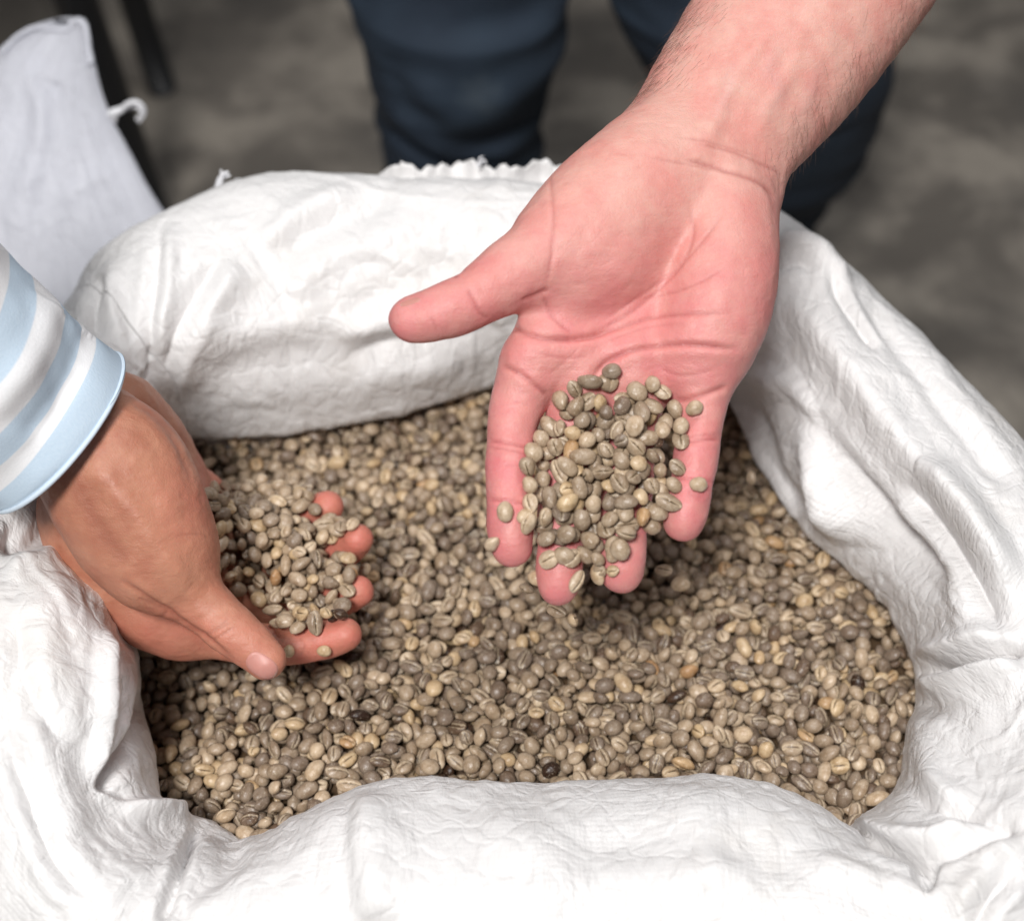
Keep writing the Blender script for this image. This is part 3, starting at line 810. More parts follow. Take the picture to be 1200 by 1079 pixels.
def nail(bvh, c, ax, half_l, half_w, parent, lift=0.0005):
    """A nail plate laid on the skin: c centre, ax direction to the tip (pixels)."""
    ax = np.array(ax, float); ax /= np.linalg.norm(ax); bx = np.array([-ax[1], ax[0]])
    nr_, na = 9, 28; V_, tip = [], []
    for i in range(nr_ + 1):
        for k in range(na):
            r = i / nr_; th_ = 2 * math.pi * k / na
            cs, sn = math.cos(th_), math.sin(th_)
            q = np.array(c) + ax * half_l * r * math.copysign(abs(cs) ** .75, cs) + bx * half_w * r * math.copysign(abs(sn) ** .75, sn)
            d = at(q[0], q[1], 1.0) - CAMP
            hit, nrm, _, _ = bvh.ray_cast(Vector(CAMP), Vector(d))
            if hit is None:
                hit = Vector(V_[-1]) if V_ else Vector(at(q[0], q[1], .75)); nrm = Vector((0, 0, 1)); V_.append(np.array(hit)); tip.append(1); continue
            V_.append(np.array(hit) + np.array(nrm) * (lift if i < nr_ else -0.0004)); tip.append(smooth01((r * cs - 0.80) / 0.12))
    F_ = []
    for i in range(nr_):
        for k in range(na):
            k2 = (k + 1) % na; F_.append((i * na + k, (i + 1) * na + k, (i + 1) * na + k2, i * na + k2))
    o = mesh('thumbnail', np.array(V_), np.array(F_), nail_mat.m, parent, attrs={'tip': tip})
    return o
nail(bvh_r, (481, 354), (-0.95, 0.30), 13, 3.2, person, 0.0002)
# hairs on the forearm
hp = []
def hair_at(px, py, nh=1):
    d = at(px, py, 1.0) - CAMP
    hit, nrm, _, _ = bvh_r.ray_cast(Vector(CAMP), Vector(d))
    if hit is None: return
    hit = np.array(hit); nrm = np.array(nrm)
    down = to_w(np.array([-0.35 + random.uniform(-.5, .5), -1.0 + random.uniform(-.3, .3), 0])) - CAMP
    down /= np.linalg.norm(down)
    L = random.uniform(0.005, 0.011); p = [hit - nrm * 0.0003]
    for s_ in (0.35, 0.7, 1.0):
        p.append(hit + nrm * L * (0.45 * s_ - 0.18 * s_ * s_) + down * L * s_)
    hp.append(tube(np.array(p), np.linspace(0.00004, 0.000015, 4), 3))
for k in range(900):
    t = random.random(); lx = lerp(728, 812, t) + abs(random.gauss(0, 22)); ly = lerp(150, -2, t) + random.uniform(-10, 10); hair_at(lx, ly)
for k in range(300):
    t = random.random(); lx = lerp(925, 1105, t) - abs(random.gauss(0, 22)) - 3; ly = lerp(205, -5, t) + random.uniform(-8, 8); hair_at(lx, ly)
hv, hf = join(hp)
tag(mesh('arm_hair', hv, hf, simple('dark_hair', (0.12, 0.065, 0.04), 0.5), person), kind='stuff')

# jeans
def denim():
    m = M('denim'); o = m.coord('Object')
    n = m.noise(o, 9, 4, 0.6); c = m.ramp(n, [(0.35, (0.004, 0.012, 0.028)), (0.62, (0.016, 0.032, 0.055)), (0.8, (0.065, 0.085, 0.105))])
    tw = m.n('ShaderNodeTexWave', wave_type='BANDS', bands_direction='DIAGONAL'); tw.inputs['Scale'].default_value = 400; m.l(o, tw.inputs['Vector'])
    m.l(m.mix(m.math('MULTIPLY', tw.outputs['Fac'], 0.25), c, (0.09, 0.11, 0.14)), m.b.inputs['Base Color'])
    m.b.inputs['Roughness'].default_value = 0.85
    m.l(m.bump(tw.outputs['Fac'], 0.3, 0.0006), m.b.inputs['Normal'])
    return m.m
jean = denim()
jp = []
def leg(path, ns=64):
    """path: (px_left, px_right, py) silhouettes at the leg's distance y -> stacked rings down to the floor"""
    rows_ = crom(np.array(path, float), 14); V_ = []
    for (x0, x1, z, yc) in rows_:
        cx, hw = (x0 + x1) / 2, (x1 - x0) / 2
        for k in range(ns):
            th_ = 2 * math.pi * k / ns
            V_.append((cx + hw * math.cos(th_), yc + hw * 0.95 * math.sin(th_), z))
    V_ = np.array(V_); n = len(rows_)
    F_ = [(i * ns + k, (i + 1) * ns + k, (i + 1) * ns + (k + 1) % ns, i * ns + (k + 1) % ns) for i in range(n - 1) for k in range(ns)]
    C_ = np.repeat(np.array([[(r[0] + r[1]) / 2, r[3], r[2]] for r in rows_]), ns, 0)
    D = V_ - C_; D /= np.linalg.norm(D, axis=1)[:, None] + 1e-9
    V_ += D * (0.006 * fbm(V_ * 7 + 2, 3) + 0.004 * ridged(V_ * np.array([7, 7, 22]), 2))[:, None]
    return V_, np.array(F_)
def xy(px, py, y):
    p = at_y(px, py, y); return p[0], p[2]
def leg_rows(sil, y0, extra_top, extra_bot):
    out = list(extra_top)
    for (xl, xr, py, yc) in sil:
        a = xy(xl, py, yc); b_ = xy(xr, py, yc); out.append((a[0], b_[0], a[1], yc))
    return out + list(extra_bot)
l1 = [(xy(408, -60, 1.20)[0], xy(672, -60, 1.20)[0], xy(0, -60, 1.20)[1], 1.20)]
l1 = leg_rows([(405, 690, -260, 1.22), (410, 672, -60, 1.21), (417, 664, 0, 1.20), (436, 650, 70, 1.20), (438, 634, 120, 1.22), (450, 632, 195, 1.24), (455, 645, 240, 1.25)], 1.2, [], [(-0.115, 0.035, 0.15, 1.29), (-0.12, 0.04, 0.03, 1.30)])
l2 = leg_rows([(690, 1010, -260, 1.26), (712, 1035, -60, 1.26), (719, 1042, 0, 1.26), (752, 1040, 60, 1.27), (778, 1030, 110, 1.28), (800, 1012, 170, 1.30), (822, 965, 240, 1.34), (830, 935, 290, 1.36)], 1.26, [], [(0.17, 0.30, 0.12, 1.42), (0.17, 0.31, 0.03, 1.44)])
va, fa = leg(l1)
P_, _ = proj(va)
for L, amp, sg in (([(440, 110), (500, 165), (560, 185), (630, 150)], 12, 12), ([(445, 150), (520, 190), (600, 185)], -10, 9), ([(450, 60), (480, 120), (520, 150)], -6, 12), ([(470, 90), (540, 140), (620, 110)], 8, 20)):
    d, t = dist_poly(P_, crom(np.array(L, float), 5)); va[:, 1] -= amp / 1000 * np.exp(-(d / sg) ** 2) * smooth01(np.minimum(t, 1 - t) / .2 + .1)
mesh('trouser_leg', va, fa, jean, person)
vb, fb = leg(l2)
mesh('trouser_leg', vb, fb, jean, person)

# ---- left arm: cupped hand full of beans (another person, striped sleeve)
def Z(px, py, z, rpx):
    p = at_z(px, py, BED + z + .012); dep = (p - CAMP) @ FWD
    return (*to_f(p), rpx * dep / FPX)
f2 = Field(np.minimum(np.array(Z(20, 800, .0, 0)[:3]), np.array(Z(20, 800, .2, 0)[:3])) + np.array([-.03, -.015, -.05]), np.array(Z(450, 380, .19, 0)[:3]) + np.array([.01, .02, .09]), 0.00092)
# wrist
f2.chain([Z(40, 466, .140, 68), Z(78, 496, .134, 70), Z(106, 524, .122, 74), Z(136, 556, .112, 74)], flat=.80, nrm=(-.3, .3, 1))
# thumb side of the hand
f2.chain([Z(128, 545, .120, 73), Z(152, 588, .108, 70), Z(170, 625, .098, 63), Z(192, 658, .090, 52)], k=.010)
# index side below it
f2.chain([Z(112, 590, .085, 60), Z(130, 640, .070, 55), Z(152, 685, .056, 44), Z(186, 712, .048, 38), Z(224, 730, .040, 34)], k=.010)
# little finger side behind it
f2.chain([Z(135, 488, .100, 52), Z(168, 520, .075, 46), Z(196, 560, .050, 40), Z(214, 590, .036, 34)], k=.005)
f2.cone(Z(212, 560, .036, 0)[:3], Z(246, 578, .024, 0)[:3], .0118, .0095, k=.006)
# palm floor
f2.cone(Z(205, 640, .030, 0)[:3], Z(270, 655, .014, 0)[:3], .030, .028, flat=.5, nrm=(.1, .73, .68), k=.010)
f2.cone(Z(170, 600, .055, 0)[:3], Z(205, 640, .030, 0)[:3], .030, .030, k=.010)
tb = f2.blank()
tb.chain([Z(186, 650, .092, 52), Z(205, 676, .086, 43), Z(226, 697, .081, 36), Z(248, 716, .077, 31.5), Z(266, 733, .074, 31), Z(283, 748, .071, 28.5), Z(298, 760, .068, 26.5), Z(310, 771, .066, 24), Z(313, 774, .066, 22)])
f2.mix(tb, .006)
ff = f2.blank()
LF = [
    [Z(190, 714, .046, 38), Z(240, 738, .038, 31), Z(290, 752, .032, 26), Z(335, 757, .029, 23.5), Z(370, 752, .031, 23), Z(392, 747, .034, 22), Z(404, 743, .036, 20.5)],
    [Z(230, 690, .026, 32), Z(290, 708, .010, 25), Z(345, 712, .004, 23), Z(385, 706, .012, 22), Z(408, 698, .022, 20.5), Z(420, 693, .028, 18.5)],
    [Z(235, 650, .022, 32), Z(295, 662, .006, 25), Z(350, 662, .002, 23), Z(388, 652, .014, 22), Z(410, 640, .026, 20.5), Z(419, 632, .033, 18.5)],
    [Z(235, 605, .020, 28), Z(285, 615, .008, 24), Z(330, 615, .008, 21), Z(358, 607, .018, 21), Z(376, 598, .027, 20.5), Z(384, 594, .031, 19)],
]
for f_ in LF:
    one = f2.blank(); one.chain(f_, n=4); ff.mix(one, .0015)
f2.mix(ff, .005)
LV, LFc = f2.mesh(); LV = relax(to_w(LV), LFc, 2, .5); LN = vert_normals(LV, LFc)
if (LN * (LV - LV.mean(0))).sum(1).mean() < 0: LFc = LFc[:, ::-1]; LN = -LN
LV, lcr = creases(LV, LN, [
    ([(139, 678), (165, 694), (200, 718), (245, 748), (275, 774)], 1.8, 3.0),
    ([(160, 700), (180, 708), (200, 716)], 0.9, 2.6), ([(186, 724), (200, 716), (206, 722)], 0.7, 2.4),
    ([(232, 744), (250, 740), (272, 728)], 0.45, 1.8), ([(240, 752), (256, 746), (276, 734)], 0.5, 1.8), ([(250, 738), (262, 730), (268, 722)], 0.35, 1.6),
    ([(205, 628), (232, 625), (246, 630)], 0.2, 2.2),
    ([(146, 470), (176, 483), (202, 512), (216, 540), (226, 566)], 0.8, 4.0),
    ([(243, 552), (247, 560), (245, 572)], 1.0, 2.6),
    ([(350, 745), (356, 757), (352, 770)], 0.4, 2.0),
    ([(105, 540), (150, 590), (195, 650), (230, 695)], -2.2, 13), ([(85, 560), (115, 615), (150, 665)], 1.6, 16), ([(150, 530), (190, 570), (212, 610)], -0.8, 16), ([(222, 690), (240, 722)], -1.0, 10),
])
P2, _ = proj(LV)
lp = smooth01((P2[:, 0] - 315) / 40) * 0.9
lp = np.maximum(lp, 0.6 * smooth01((P2[:, 0] - 224) / 14) * smooth01((600 - P2[:, 1]) / 20))
lp = np.maximum(lp, 0.35 * np.exp(-(((P2[:, 0] - 215) / 40) ** 2 + ((P2[:, 1] - 590) / 60) ** 2)))
lp = np.maximum(lp, 0.35 * smooth01((P2[:, 1] - 700) / 40))
LV += LN * (0.00035 * fbm(LV * 110, 3))[:, None]
skin_l = skin_material('tanned_skin', (0.50, 0.235, 0.145), (0.41, 0.165, 0.100), (0.62, 0.19, 0.145), (0.22, 0.05, 0.03))
person2 = tag(empty('person', (-0.45, 0.25, 0)), 'person in a blue and white striped sleeve, scooping beans in a cupped tanned hand', 'person')
mesh('body', LV, LFc, skin_l, person2, attrs={'crease': lcr, 'pink': np.clip(lp, 0, 1), 'vein': np.zeros(len(LV))})
bvh_l = BVHTree.FromPolygons(LV.tolist(), LFc.tolist())
nail(bvh_l, (307, 780), (0.84, 0.54), 21, 13.5, person2, 0.0004)

# striped sleeve
def sleeve_mat():
    m = M('striped_cotton'); uv = m.coord('UV'); sep = m.n('ShaderNodeSeparateXYZ'); m.l(uv, sep.inputs[0])
    wv = m.math('SINE', m.math('MULTIPLY_ADD', sep.outputs[1], 2 * math.pi / 0.0275, 3.6))
    s_ = m.math('MULTIPLY_ADD', wv, 7.0, 0.5, clamp=True)
    n = m.noise(m.mapping(uv, (900, 900, 1)), 1.0, 2, .5)
    blue = m.mix(n, (0.48, 0.60, 0.72), (0.58, 0.68, 0.78)); wh = m.mix(n, (0.74, 0.74, 0.76), (0.84, 0.84, 0.85))
    m.l(m.mix(s_, blue, wh), m.b.inputs['Base Color']); m.b.inputs['Roughness'].default_value = 0.95; m.b.inputs['Specular IOR Level'].default_value = 0.15
    m.l(m.bump(n, .35, .0004), m.b.inputs['Normal'])
    return m.m
axis = crom(np.array([(*at(66, 504, .700), .0435, .0), (*at(54, 494, .697), .0438, 1), (*at(16, 466, .688), .0438, 2), (*at(-38, 418, .670), .0445, 3), (*at(-140, 332, .640), .0470, 4), (*at(-260, 205, .600), .053, 5), (*at(-420, 60, .545), .058, 6)]), 16)
ns = 120; SVv, SUV = [], []; acc = 0
T = np.gradient(axis[:, :3], axis=0); T /= np.linalg.norm(T, axis=1)[:, None]
for i in range(len(axis)):
    if i: acc += np.linalg.norm(axis[i, :3] - axis[i - 1, :3])
    # slant the ring so that the cuff hangs lower on the near side
    a_ = np.cross(T[i], [0, 0, 1]); a_ /= np.linalg.norm(a_); b_ = np.cross(a_, T[i])
    for k in range(ns):
        th_ = 2 * math.pi * k / ns
        SVv.append(axis[i, :3] + axis[i, 3] * (1.04 * math.cos(th_) * a_ + 0.86 * math.sin(th_) * b_))
        SUV.append((th_ * 0.045, acc))
SVv = np.array(SVv); SUV = np.array(SUV)
C_ = np.repeat(axis[:, :3], ns, 0); D = SVv - C_; D /= np.linalg.norm(D, axis=1)[:, None]
tt = SUV[:, 1]
SVv += D * (0.0030 * fbm(SVv * 22 + 4, 3) * smooth01(tt / 0.03 + .25) + 0.0007 * ridged(SVv * 38, 2) * smooth01((tt - .006) / 0.02))[:, None]
P_, _ = proj(SVv)
for L, amp, sg in (([(98, 400), (80, 450), (40, 500)], -2, 14), ([(60, 360), (40, 420), (0, 470)], 3, 18)):
    d, t = dist_poly(P_, crom(np.array(L, float), 5)); face = (D @ (-FWD)) > 0
    SVv += D * (amp / 1000 * np.exp(-(d / sg) ** 2) * face)[:, None]
Fs = grid_faces(len(axis), ns)
Fs = np.array([(i * ns + k, i * ns + (k + 1) % ns, (i + 1) * ns + (k + 1) % ns, (i + 1) * ns + k) for i in range(len(axis) - 1) for k in range(ns)])
sm = sleeve_mat()
sl = mesh('sleeve', SVv, Fs, sm, person2, uv=SUV)
md = sl.modifiers.new('thick', 'SOLIDIFY'); md.thickness = 0.0013; md.offset = 1
cuff_ring = SVv[:ns]; cuff_ring = np.concatenate([cuff_ring, cuff_ring[:2]])
v, f = tube(cuff_ring, 0.0011, 8)
mesh('cuff_hem', v, f, simple('pale_blue_cotton', (0.58, 0.67, 0.76), 0.85, 300, .1), sl if False else person2)

# ================================================================ BEANS
def bean_mesh(seg_u, seg_v, L=1.0, W=0.78, T=0.52, seed=0, pea=False, groove_w=0.16, bend=0.12):
    """One coffee bean about its centre: domed back (+z), flat face (-z) with its S-shaped groove."""
    rg = np.random.default_rng(seed)
    V_, G_ = [], []
    # poles at the dome top and the flat centre so that the groove gets enough vertices
    for i in range(seg_v + 1):
        ph = math.pi * i / seg_v
        if i in (0, seg_v): V_.append((0, 0, 1 if i == 0 else -1)); continue
        for k in range(seg_u):
            th_ = 2 * math.pi * (k + 0.5 * (i % 2)) / seg_u
            V_.append((math.sin(ph) * math.cos(th_), math.sin(ph) * math.sin(th_), math.cos(ph)))
    V_ = np.array(V_)
    x, y, z = V_.T.copy()
    r = np.sqrt(x * x + y * y)
    if pea: z2 = z
    else: z2 = np.where(z > 0, z, -(1 - r ** 2.8) * 0.60)
    z2 = np.where(z > 0, z2, z2)
    cy = bend * np.sin(x * 2.6) * 0.5
    g_ = np.exp(-((y - cy) / groove_w) ** 2) * np.clip(1 - np.abs(x) ** 6, 0, 1) * (z < -0.02)
    z2 = z2 + g_ * (0.42 if not pea else 0.35)
    x = x * (1 + 0.05 * rg.normal()); y = y * (1 + 0.10 * x * rg.normal())
    P = np.stack([x * L / 2, y * W / 2, z2 * T / 2 * (1.15 if not pea else 1.3)], 1)
    P *= 1 + 0.07 * np.stack([fbm(P * 2.4 + seed * 7.7 + q_, 2) for q_ in (0, 9, 21)], 1)
    P += 0.012 * fbm(P * 7 + seed * 3.1, 2)[:, None]
    P[:, 2] -= P[:, 2].mean() * 0.5
    Q, Tr = [], []
    def vi(i, k): return 0 if i == 0 else (1 + seg_v * 0 + (seg_v - 1) * seg_u if i == seg_v else 1 + (i - 1) * seg_u + k % seg_u)
    for i in range(seg_v):
        for k in range(seg_u):
            s1 = 1 if i % 2 else 0
            if i == 0: Tr.append((0, vi(1, k), vi(1, k + 1)))
            elif i == seg_v - 1: Tr.append((vi(i, k), vi(seg_v, 0), vi(i, k + 1)))
            else:
                if s1 == 0: Tr += [(vi(i, k), vi(i + 1, k), vi(i, k + 1)), (vi(i + 1, k), vi(i + 1, k + 1), vi(i, k + 1))]
                else: Tr += [(vi(i, k), vi(i + 1, k + 1), vi(i, k + 1)), (vi(i, k), vi(i + 1, k), vi(i + 1, k + 1))]
    return P, np.array(Tr), g_
VAR = [dict(L=1.0, W=.76, T=.60), dict(L=.92, W=.75, T=.62), dict(L=1.14, W=.74, T=.58), dict(L=.92, W=.66, T=.60, pea=True), dict(L=1.0, W=.80, T=.56, bend=-.16), dict(L=.82, W=.68, T=.56, bend=.25)]
LOW = [bean_mesh(12, 9, seed=i, **v_) for i, v_ in enumerate(VAR)]
HIGH = [bean_mesh(26, 18, seed=i, groove_w=.11, **v_) for i, v_ in enumerate(VAR)]
BL = 0.0097

def rand_rot(flat_up, tilt):
    yaw = RNG.uniform(0, 2 * math.pi); ax = RNG.uniform(0, 2 * math.pi)
    tl = abs(RNG.normal(0, tilt)) if RNG.random() > .12 else RNG.uniform(.6, 1.5)
    Mx = Matrix.Rotation(tl, 3, Vector((math.cos(ax), math.sin(ax), 0))) @ Matrix.Rotation(yaw, 3, 'Z')
    if flat_up: Mx = Mx @ Matrix.Rotation(math.pi, 3, 'X')
    return np.array(Mx)
class Heap:
    """Beans are dropped one by one onto a height map and come to rest on what lies below."""
    def __init__(s, lo, hi, h, H0=None):
        s.lo = np.array(lo); s.h = h; s.n = np.ceil((np.array(hi) - lo) / h).astype(int) + 1
        s.H = np.full(s.n, -9.0) if H0 is None else H0
        s.beans = []
    def foot(s, Rm, dims):
        A = Rm @ np.diag(1 / np.array(dims) ** 2) @ Rm.T
        rad = max(dims); m = int(math.ceil(rad / s.h)); g_ = np.arange(-m, m + 1) * s.h
        X, Y = np.meshgrid(g_, g_, indexing='ij')
        a = A[2, 2]; b_ = 2 * (A[0, 2] * X + A[1, 2] * Y); c = A[0, 0] * X * X + 2 * A[0, 1] * X * Y + A[1, 1] * Y * Y - 1
        disc = b_ * b_ - 4 * a * c; ok = disc > 0; sq = np.sqrt(np.where(ok, disc, 0))
        return m, ok, (-b_ - sq) / (2 * a), (-b_ + sq) / (2 * a)
    def rest(s, ij, ft):
        m, ok, zb, zt = ft; i, j = ij
        if i - m < 0 or j - m < 0 or i + m >= s.n[0] or j + m >= s.n[1]: return None
        Hs = s.H[i - m:i + m + 1, j - m:j + m + 1]
        return float(np.where(ok, Hs - zb, -99).max())
    def put(s, ij, z, ft, info):
        m, ok, zb, zt = ft; i, j = ij
        Hs = s.H[i - m:i + m + 1, j - m:j + m + 1]
        Hs[ok] = np.maximum(Hs[ok], z + zt[ok])
        s.beans.append((np.array([s.lo[0] + i * s.h, s.lo[1] + j * s.h, z]), *info))
def tone():
    u = RNG.random()
    if u < .012: return 0.0 + RNG.random() * .02
    if u < .04: return .05
    if u < .972: return float(np.clip(RNG.normal(.50, .23), .08, .88))
    return RNG.uniform(.88, .98)
def new_bean(tilt=.55, scale=None):
    k = int(RNG.choice(len(VAR), p=[.26, .2, .18, .1, .18, .08])); sc = BL * (scale or RNG.uniform(.84, 1.10))
    up = RNG.random() < .40; Rm = rand_rot(up, tilt); v_ = VAR[k]
    dims = (v_['L'] / 2 * sc, v_['W'] / 2 * sc, v_['T'] / 2 * sc * .92)
    return k, sc, up, Rm, dims

# --- the bed of beans in the sack
lipw = np.array([at_z(L[0], L[1], BED + L[2])[:2] for L, _, _ in W_])
poly_in = center + (lipw - center) * (1 + 0.028 / np.linalg.norm(lipw - center, axis=1))[:, None]
lo = poly_in.min(0) - .012; hi = poly_in.max(0) + .012
bed = Heap(lo, hi, 0.0008)
gx = lo[0] + np.arange(bed.n[0]) * bed.h; gy = lo[1] + np.arange(bed.n[1]) * bed.h
GX, GY = np.meshgrid(gx, gy, indexing='ij')
inside = in_poly(np.stack([GX.ravel(), GY.ravel()], 1), poly_in).reshape(GX.shape)
def bed_shape(X, Y):
    P = np.stack([X, Y, np.zeros_like(X)], -1)
    b_ = 0.006 * fbm(P * 11 + 3, 2) - 0.010
    c1 = at_z(700, 700, BED); b_ = b_ - 0.010 * np.exp(-(((X - c1[0]) / .05) ** 2 + ((Y - c1[1]) / .022) ** 2))       # hollow where a handful was taken
    c2 = at_z(250, 800, BED); b_ = b_ - 0.012 * np.exp(-(((X - c2[0]) / .05) ** 2 + ((Y - c2[1]) / .03) ** 2))
    c3 = at_z(700, 830, BED); b_ = b_ + 0.006 * np.exp(-(((X - c3[0]) / .12) ** 2 + ((Y - c3[1]) / .05) ** 2))
    return b_
base = BED + bed_shape(GX, GY)
bed.H = base.copy() - 0.004
cells = np.argwhere(inside)
NB = 5300
ncell = len(cells)
ri = RNG.integers(0, ncell, (NB, 4))
for b_i in range(NB):
    info = new_bean(); ft = bed.foot(info[3], info[4])
    best = None
    for q in ri[b_i]:
        ij = cells[q]; z = bed.rest(ij, ft)
        if z is None: continue
        e = z - base[ij[0], ij[1]]
        if best is None or e < best[0]: best = (e, ij, z)
    if best is None: continue
    # let it settle a little sideways
    e, ij, z = best
    for _ in range(2):
        for d in ((2, 0), (-2, 0), (0, 2), (0, -2)):
            q = ij + np.array(d)
            zz = bed.rest(q, ft)
            if zz is not None and inside[q[0], q[1]] and zz - base[q[0], q[1]] < e: e, ij, z = zz - base[q[0], q[1]], q, zz
    bed.put(ij, z - 0.0006, ft, (*info[:4], tone()))
bed_beans = bed.beans

# --- heaps in the hands
def box_max(H, m):
    for ax in (0, 1):
        K = H.copy()
        for d in range(1, m + 1):
            A_ = np.roll(H, d, ax); B_ = np.roll(H, -d, ax)
            K = np.maximum(K, np.maximum(A_, B_))
        H = K
    return H
def box_mean(H, m):
    for ax in (0, 1):
        c = sum(np.roll(H, d, ax) for d in range(-m, m + 1)); H = c / (2 * m + 1)
    return H
def hand_heap(bvh, px_poly, count, zr, dome, floor_z=None, close=9, tilt=.35, h=0.0008):
    poly = np.array(px_poly, float)
    W3 = np.array([at_z(x, y, z) for x, y in poly for z in zr])
    lo_, hi_ = W3[:, :2].min(0) - .02, W3[:, :2].max(0) + .02
    hp_ = Heap(lo_, hi_, h)
    for i in range(hp_.n[0]):
        for j in range(hp_.n[1]):
            x, y = lo_[0] + i * h, lo_[1] + j * h
            hit = bvh.ray_cast(Vector((x, y, zr[1])), Vector((0, 0, -1)))[0]
            hp_.H[i, j] = hit.z if hit is not None and hit.z > zr[0] - .03 else -9
    H0 = hp_.H
    C = -box_max(-box_max(H0, close), close)             # beans lodged between the fingers bridge the gaps
    bridge = C - 0.004
    if floor_z is not None: bridge = np.maximum(bridge, floor_z)
    H1 = np.maximum(H0, bridge)
    hp_.H = H1.copy()
    S0 = box_mean(np.where(H1 > 0, H1, np.nanmean(H1[H1 > 0])), 6)
    gx_ = np.gradient(S0, h, axis=0); gy_ = np.gradient(S0, h, axis=1)
    # the spots that lie inside the heap's outline
    I, J = np.meshgrid(np.arange(hp_.n[0]), np.arange(hp_.n[1]), indexing='ij')
    ok_all = (H1 > 0)
    P3 = np.stack([lo_[0] + I * h, lo_[1] + J * h, H1 + .003], -1).reshape(-1, 3)
    q, _ = proj(P3); ins = in_poly(q, poly).reshape(H1.shape) & ok_all
    ins[:10] = False; ins[-10:] = False; ins[:, :10] = False; ins[:, -10:] = False
    cc = np.argwhere(ins)
    # distance to the outline in metres, for a low dome
    dpx, _ = dist_poly(q, np.vstack([poly, poly[:1]])); dm = (dpx.reshape(H1.shape) * 0.00037)
    domeH = dome * smooth01(dm / 0.028)
    tries = 0
    while len(hp_.beans) < count and tries < count * 8:
        tries += 1
        info = list(new_bean(tilt, RNG.uniform(.82, 1.04))); best = None
        c0 = cc[RNG.integers(0, len(cc))]
        n_ = Vector((-gx_[c0[0], c0[1]] * .8, -gy_[c0[0], c0[1]] * .8, 1)).normalized()
        info[3] = np.array(Vector((0, 0, 1)).rotation_difference(n_).to_matrix()) @ info[3]
        ft = hp_.foot(info[3], info[4])
        for t_ in range(20):
            ij = cc[RNG.integers(0, len(cc))]
            z = hp_.rest(ij, ft)
            if z is None: continue
            e = z - H1[ij[0], ij[1]] - domeH[ij[0], ij[1]]
            if best is None or e < best[0]: best = (e, ij, z)
        e, ij, z = best
        for _ in range(2):
            for d in ((2, 0), (-2, 0), (0, 2), (0, -2)):
                q_ = ij + np.array(d)
                if not ins[q_[0], q_[1]]: continue
                zz = hp_.rest(q_, ft); ee = zz - H1[q_[0], q_[1]] - domeH[q_[0], q_[1]]
                if ee < e: e, ij, z = ee, q_, zz
        if e > 0.0085: continue
        tn_ = tone(); hp_.put(ij, z - 0.0004, ft, (*info[:4], tn_ if tn_ > .36 or RNG.random() < .22 else tn_ * .5 + .42))
    # which of them can be seen: stamp each bean's outline into a small picture, nearest last
    B3_ = np.array([b_[0] for b_ in hp_.beans]); qq, dd = proj(B3_)
    buf = np.full((1100, 1200), -1, int); depth = np.full((1100, 1200), 9.0)
    for k_, (b_, c_, dz_) in enumerate(zip(hp_.beans, qq, dd)):
        rr = b_[2] * .40 / dz_ * FPX; m_ = int(rr) + 1; yy, xx = np.mgrid[-m_:m_ + 1, -m_:m_ + 1]
        r2 = (xx * xx + yy * yy) / rr ** 2; zz = dz_ - .003 * np.sqrt(np.clip(1 - r2, 0, 1))
        ys, xs = int(c_[1]) + yy, int(c_[0]) + xx
        m2 = (r2 < 1) & (zz < depth[ys, xs]); buf[ys[m2], xs[m2]] = k_; depth[ys[m2], xs[m2]] = zz[m2]
    cnt_ = np.bincount(buf[buf >= 0], minlength=len(hp_.beans))
    return hp_.beans, cnt_
pileR = [(650, 474), (680, 452), (715, 440), (742, 458), (768, 456), (794, 478), (798, 520), (793, 560), (782, 598), (765, 622), (738, 630), (722, 662), (700, 672), (668, 655), (636, 640), (618, 622), (622, 585), (618, 550), (636, 515), (650, 492)]
beansR, seenR = hand_heap(bvh_r, pileR, 175, (0.60, 0.70), 0.009)
pileL = [(236, 590), (258, 577), (300, 570), (345, 568), (362, 580), (368, 600), (398, 612), (404, 640), (412, 668), (408, 705), (396, 728), (372, 734), (345, 742), (325, 728), (300, 706), (268, 690), (245, 668), (238, 630)]
beansL, seenL = hand_heap(bvh_l, pileL, 400, (0.51, 0.575), 0.020, floor_z=BED + .032, close=14)
print('heaps', len(beansR), (seenR > 60).sum(), len(beansL), (seenL > 60).sum())

bean_obj_mat = bean_material('green_coffee_bean', 'object')
bean_bed_mat = bean_material('green_coffee_bean_bed', 'attr')
HM = []
for (P, Tr, g_) in HIGH:
    o = mesh('coffee_bean', P, Tr, bean_obj_mat, attrs={'groove': g_}); HM.append(o.data); bpy.data.objects.remove(o)
def colour_word(t, k):
    if t < .03: return 'nearly black'
    if t < .065: return 'dark brown'
    if t > .96: return 'orange brown'
    if t > .87: return 'tan yellow'
    if t < .36: return 'dull grey'
    if t < .60: return 'grey beige'
    return 'pale cream'
def put_bean(b_, where, group, label=None):
    pos, k, sc, up, Rm, tn = b_
    o = bpy.data.objects.new('coffee_bean', HM[k]); COL.objects.link(o)
    M4 = Matrix(Rm.tolist()).to_4x4() @ Matrix.Scale(sc, 4); M4.translation = Vector(pos.tolist()); o.matrix_world = M4
    o['tone'] = float(tn)
    shape = 'groove up' if up else 'rounded back up'
    tag(o, label or f'{colour_word(tn, k)} coffee bean, {shape}, {where}', 'coffee bean', group)
    return o
ORD = 'first second third fourth fifth sixth seventh eighth ninth tenth eleventh twelfth thirteenth fourteenth fifteenth sixteenth seventeenth eighteenth nineteenth twentieth'.split()
ORD += ['twenty-' + o_ for o_ in ORD[:9]] + ['thirtieth']
buried = []
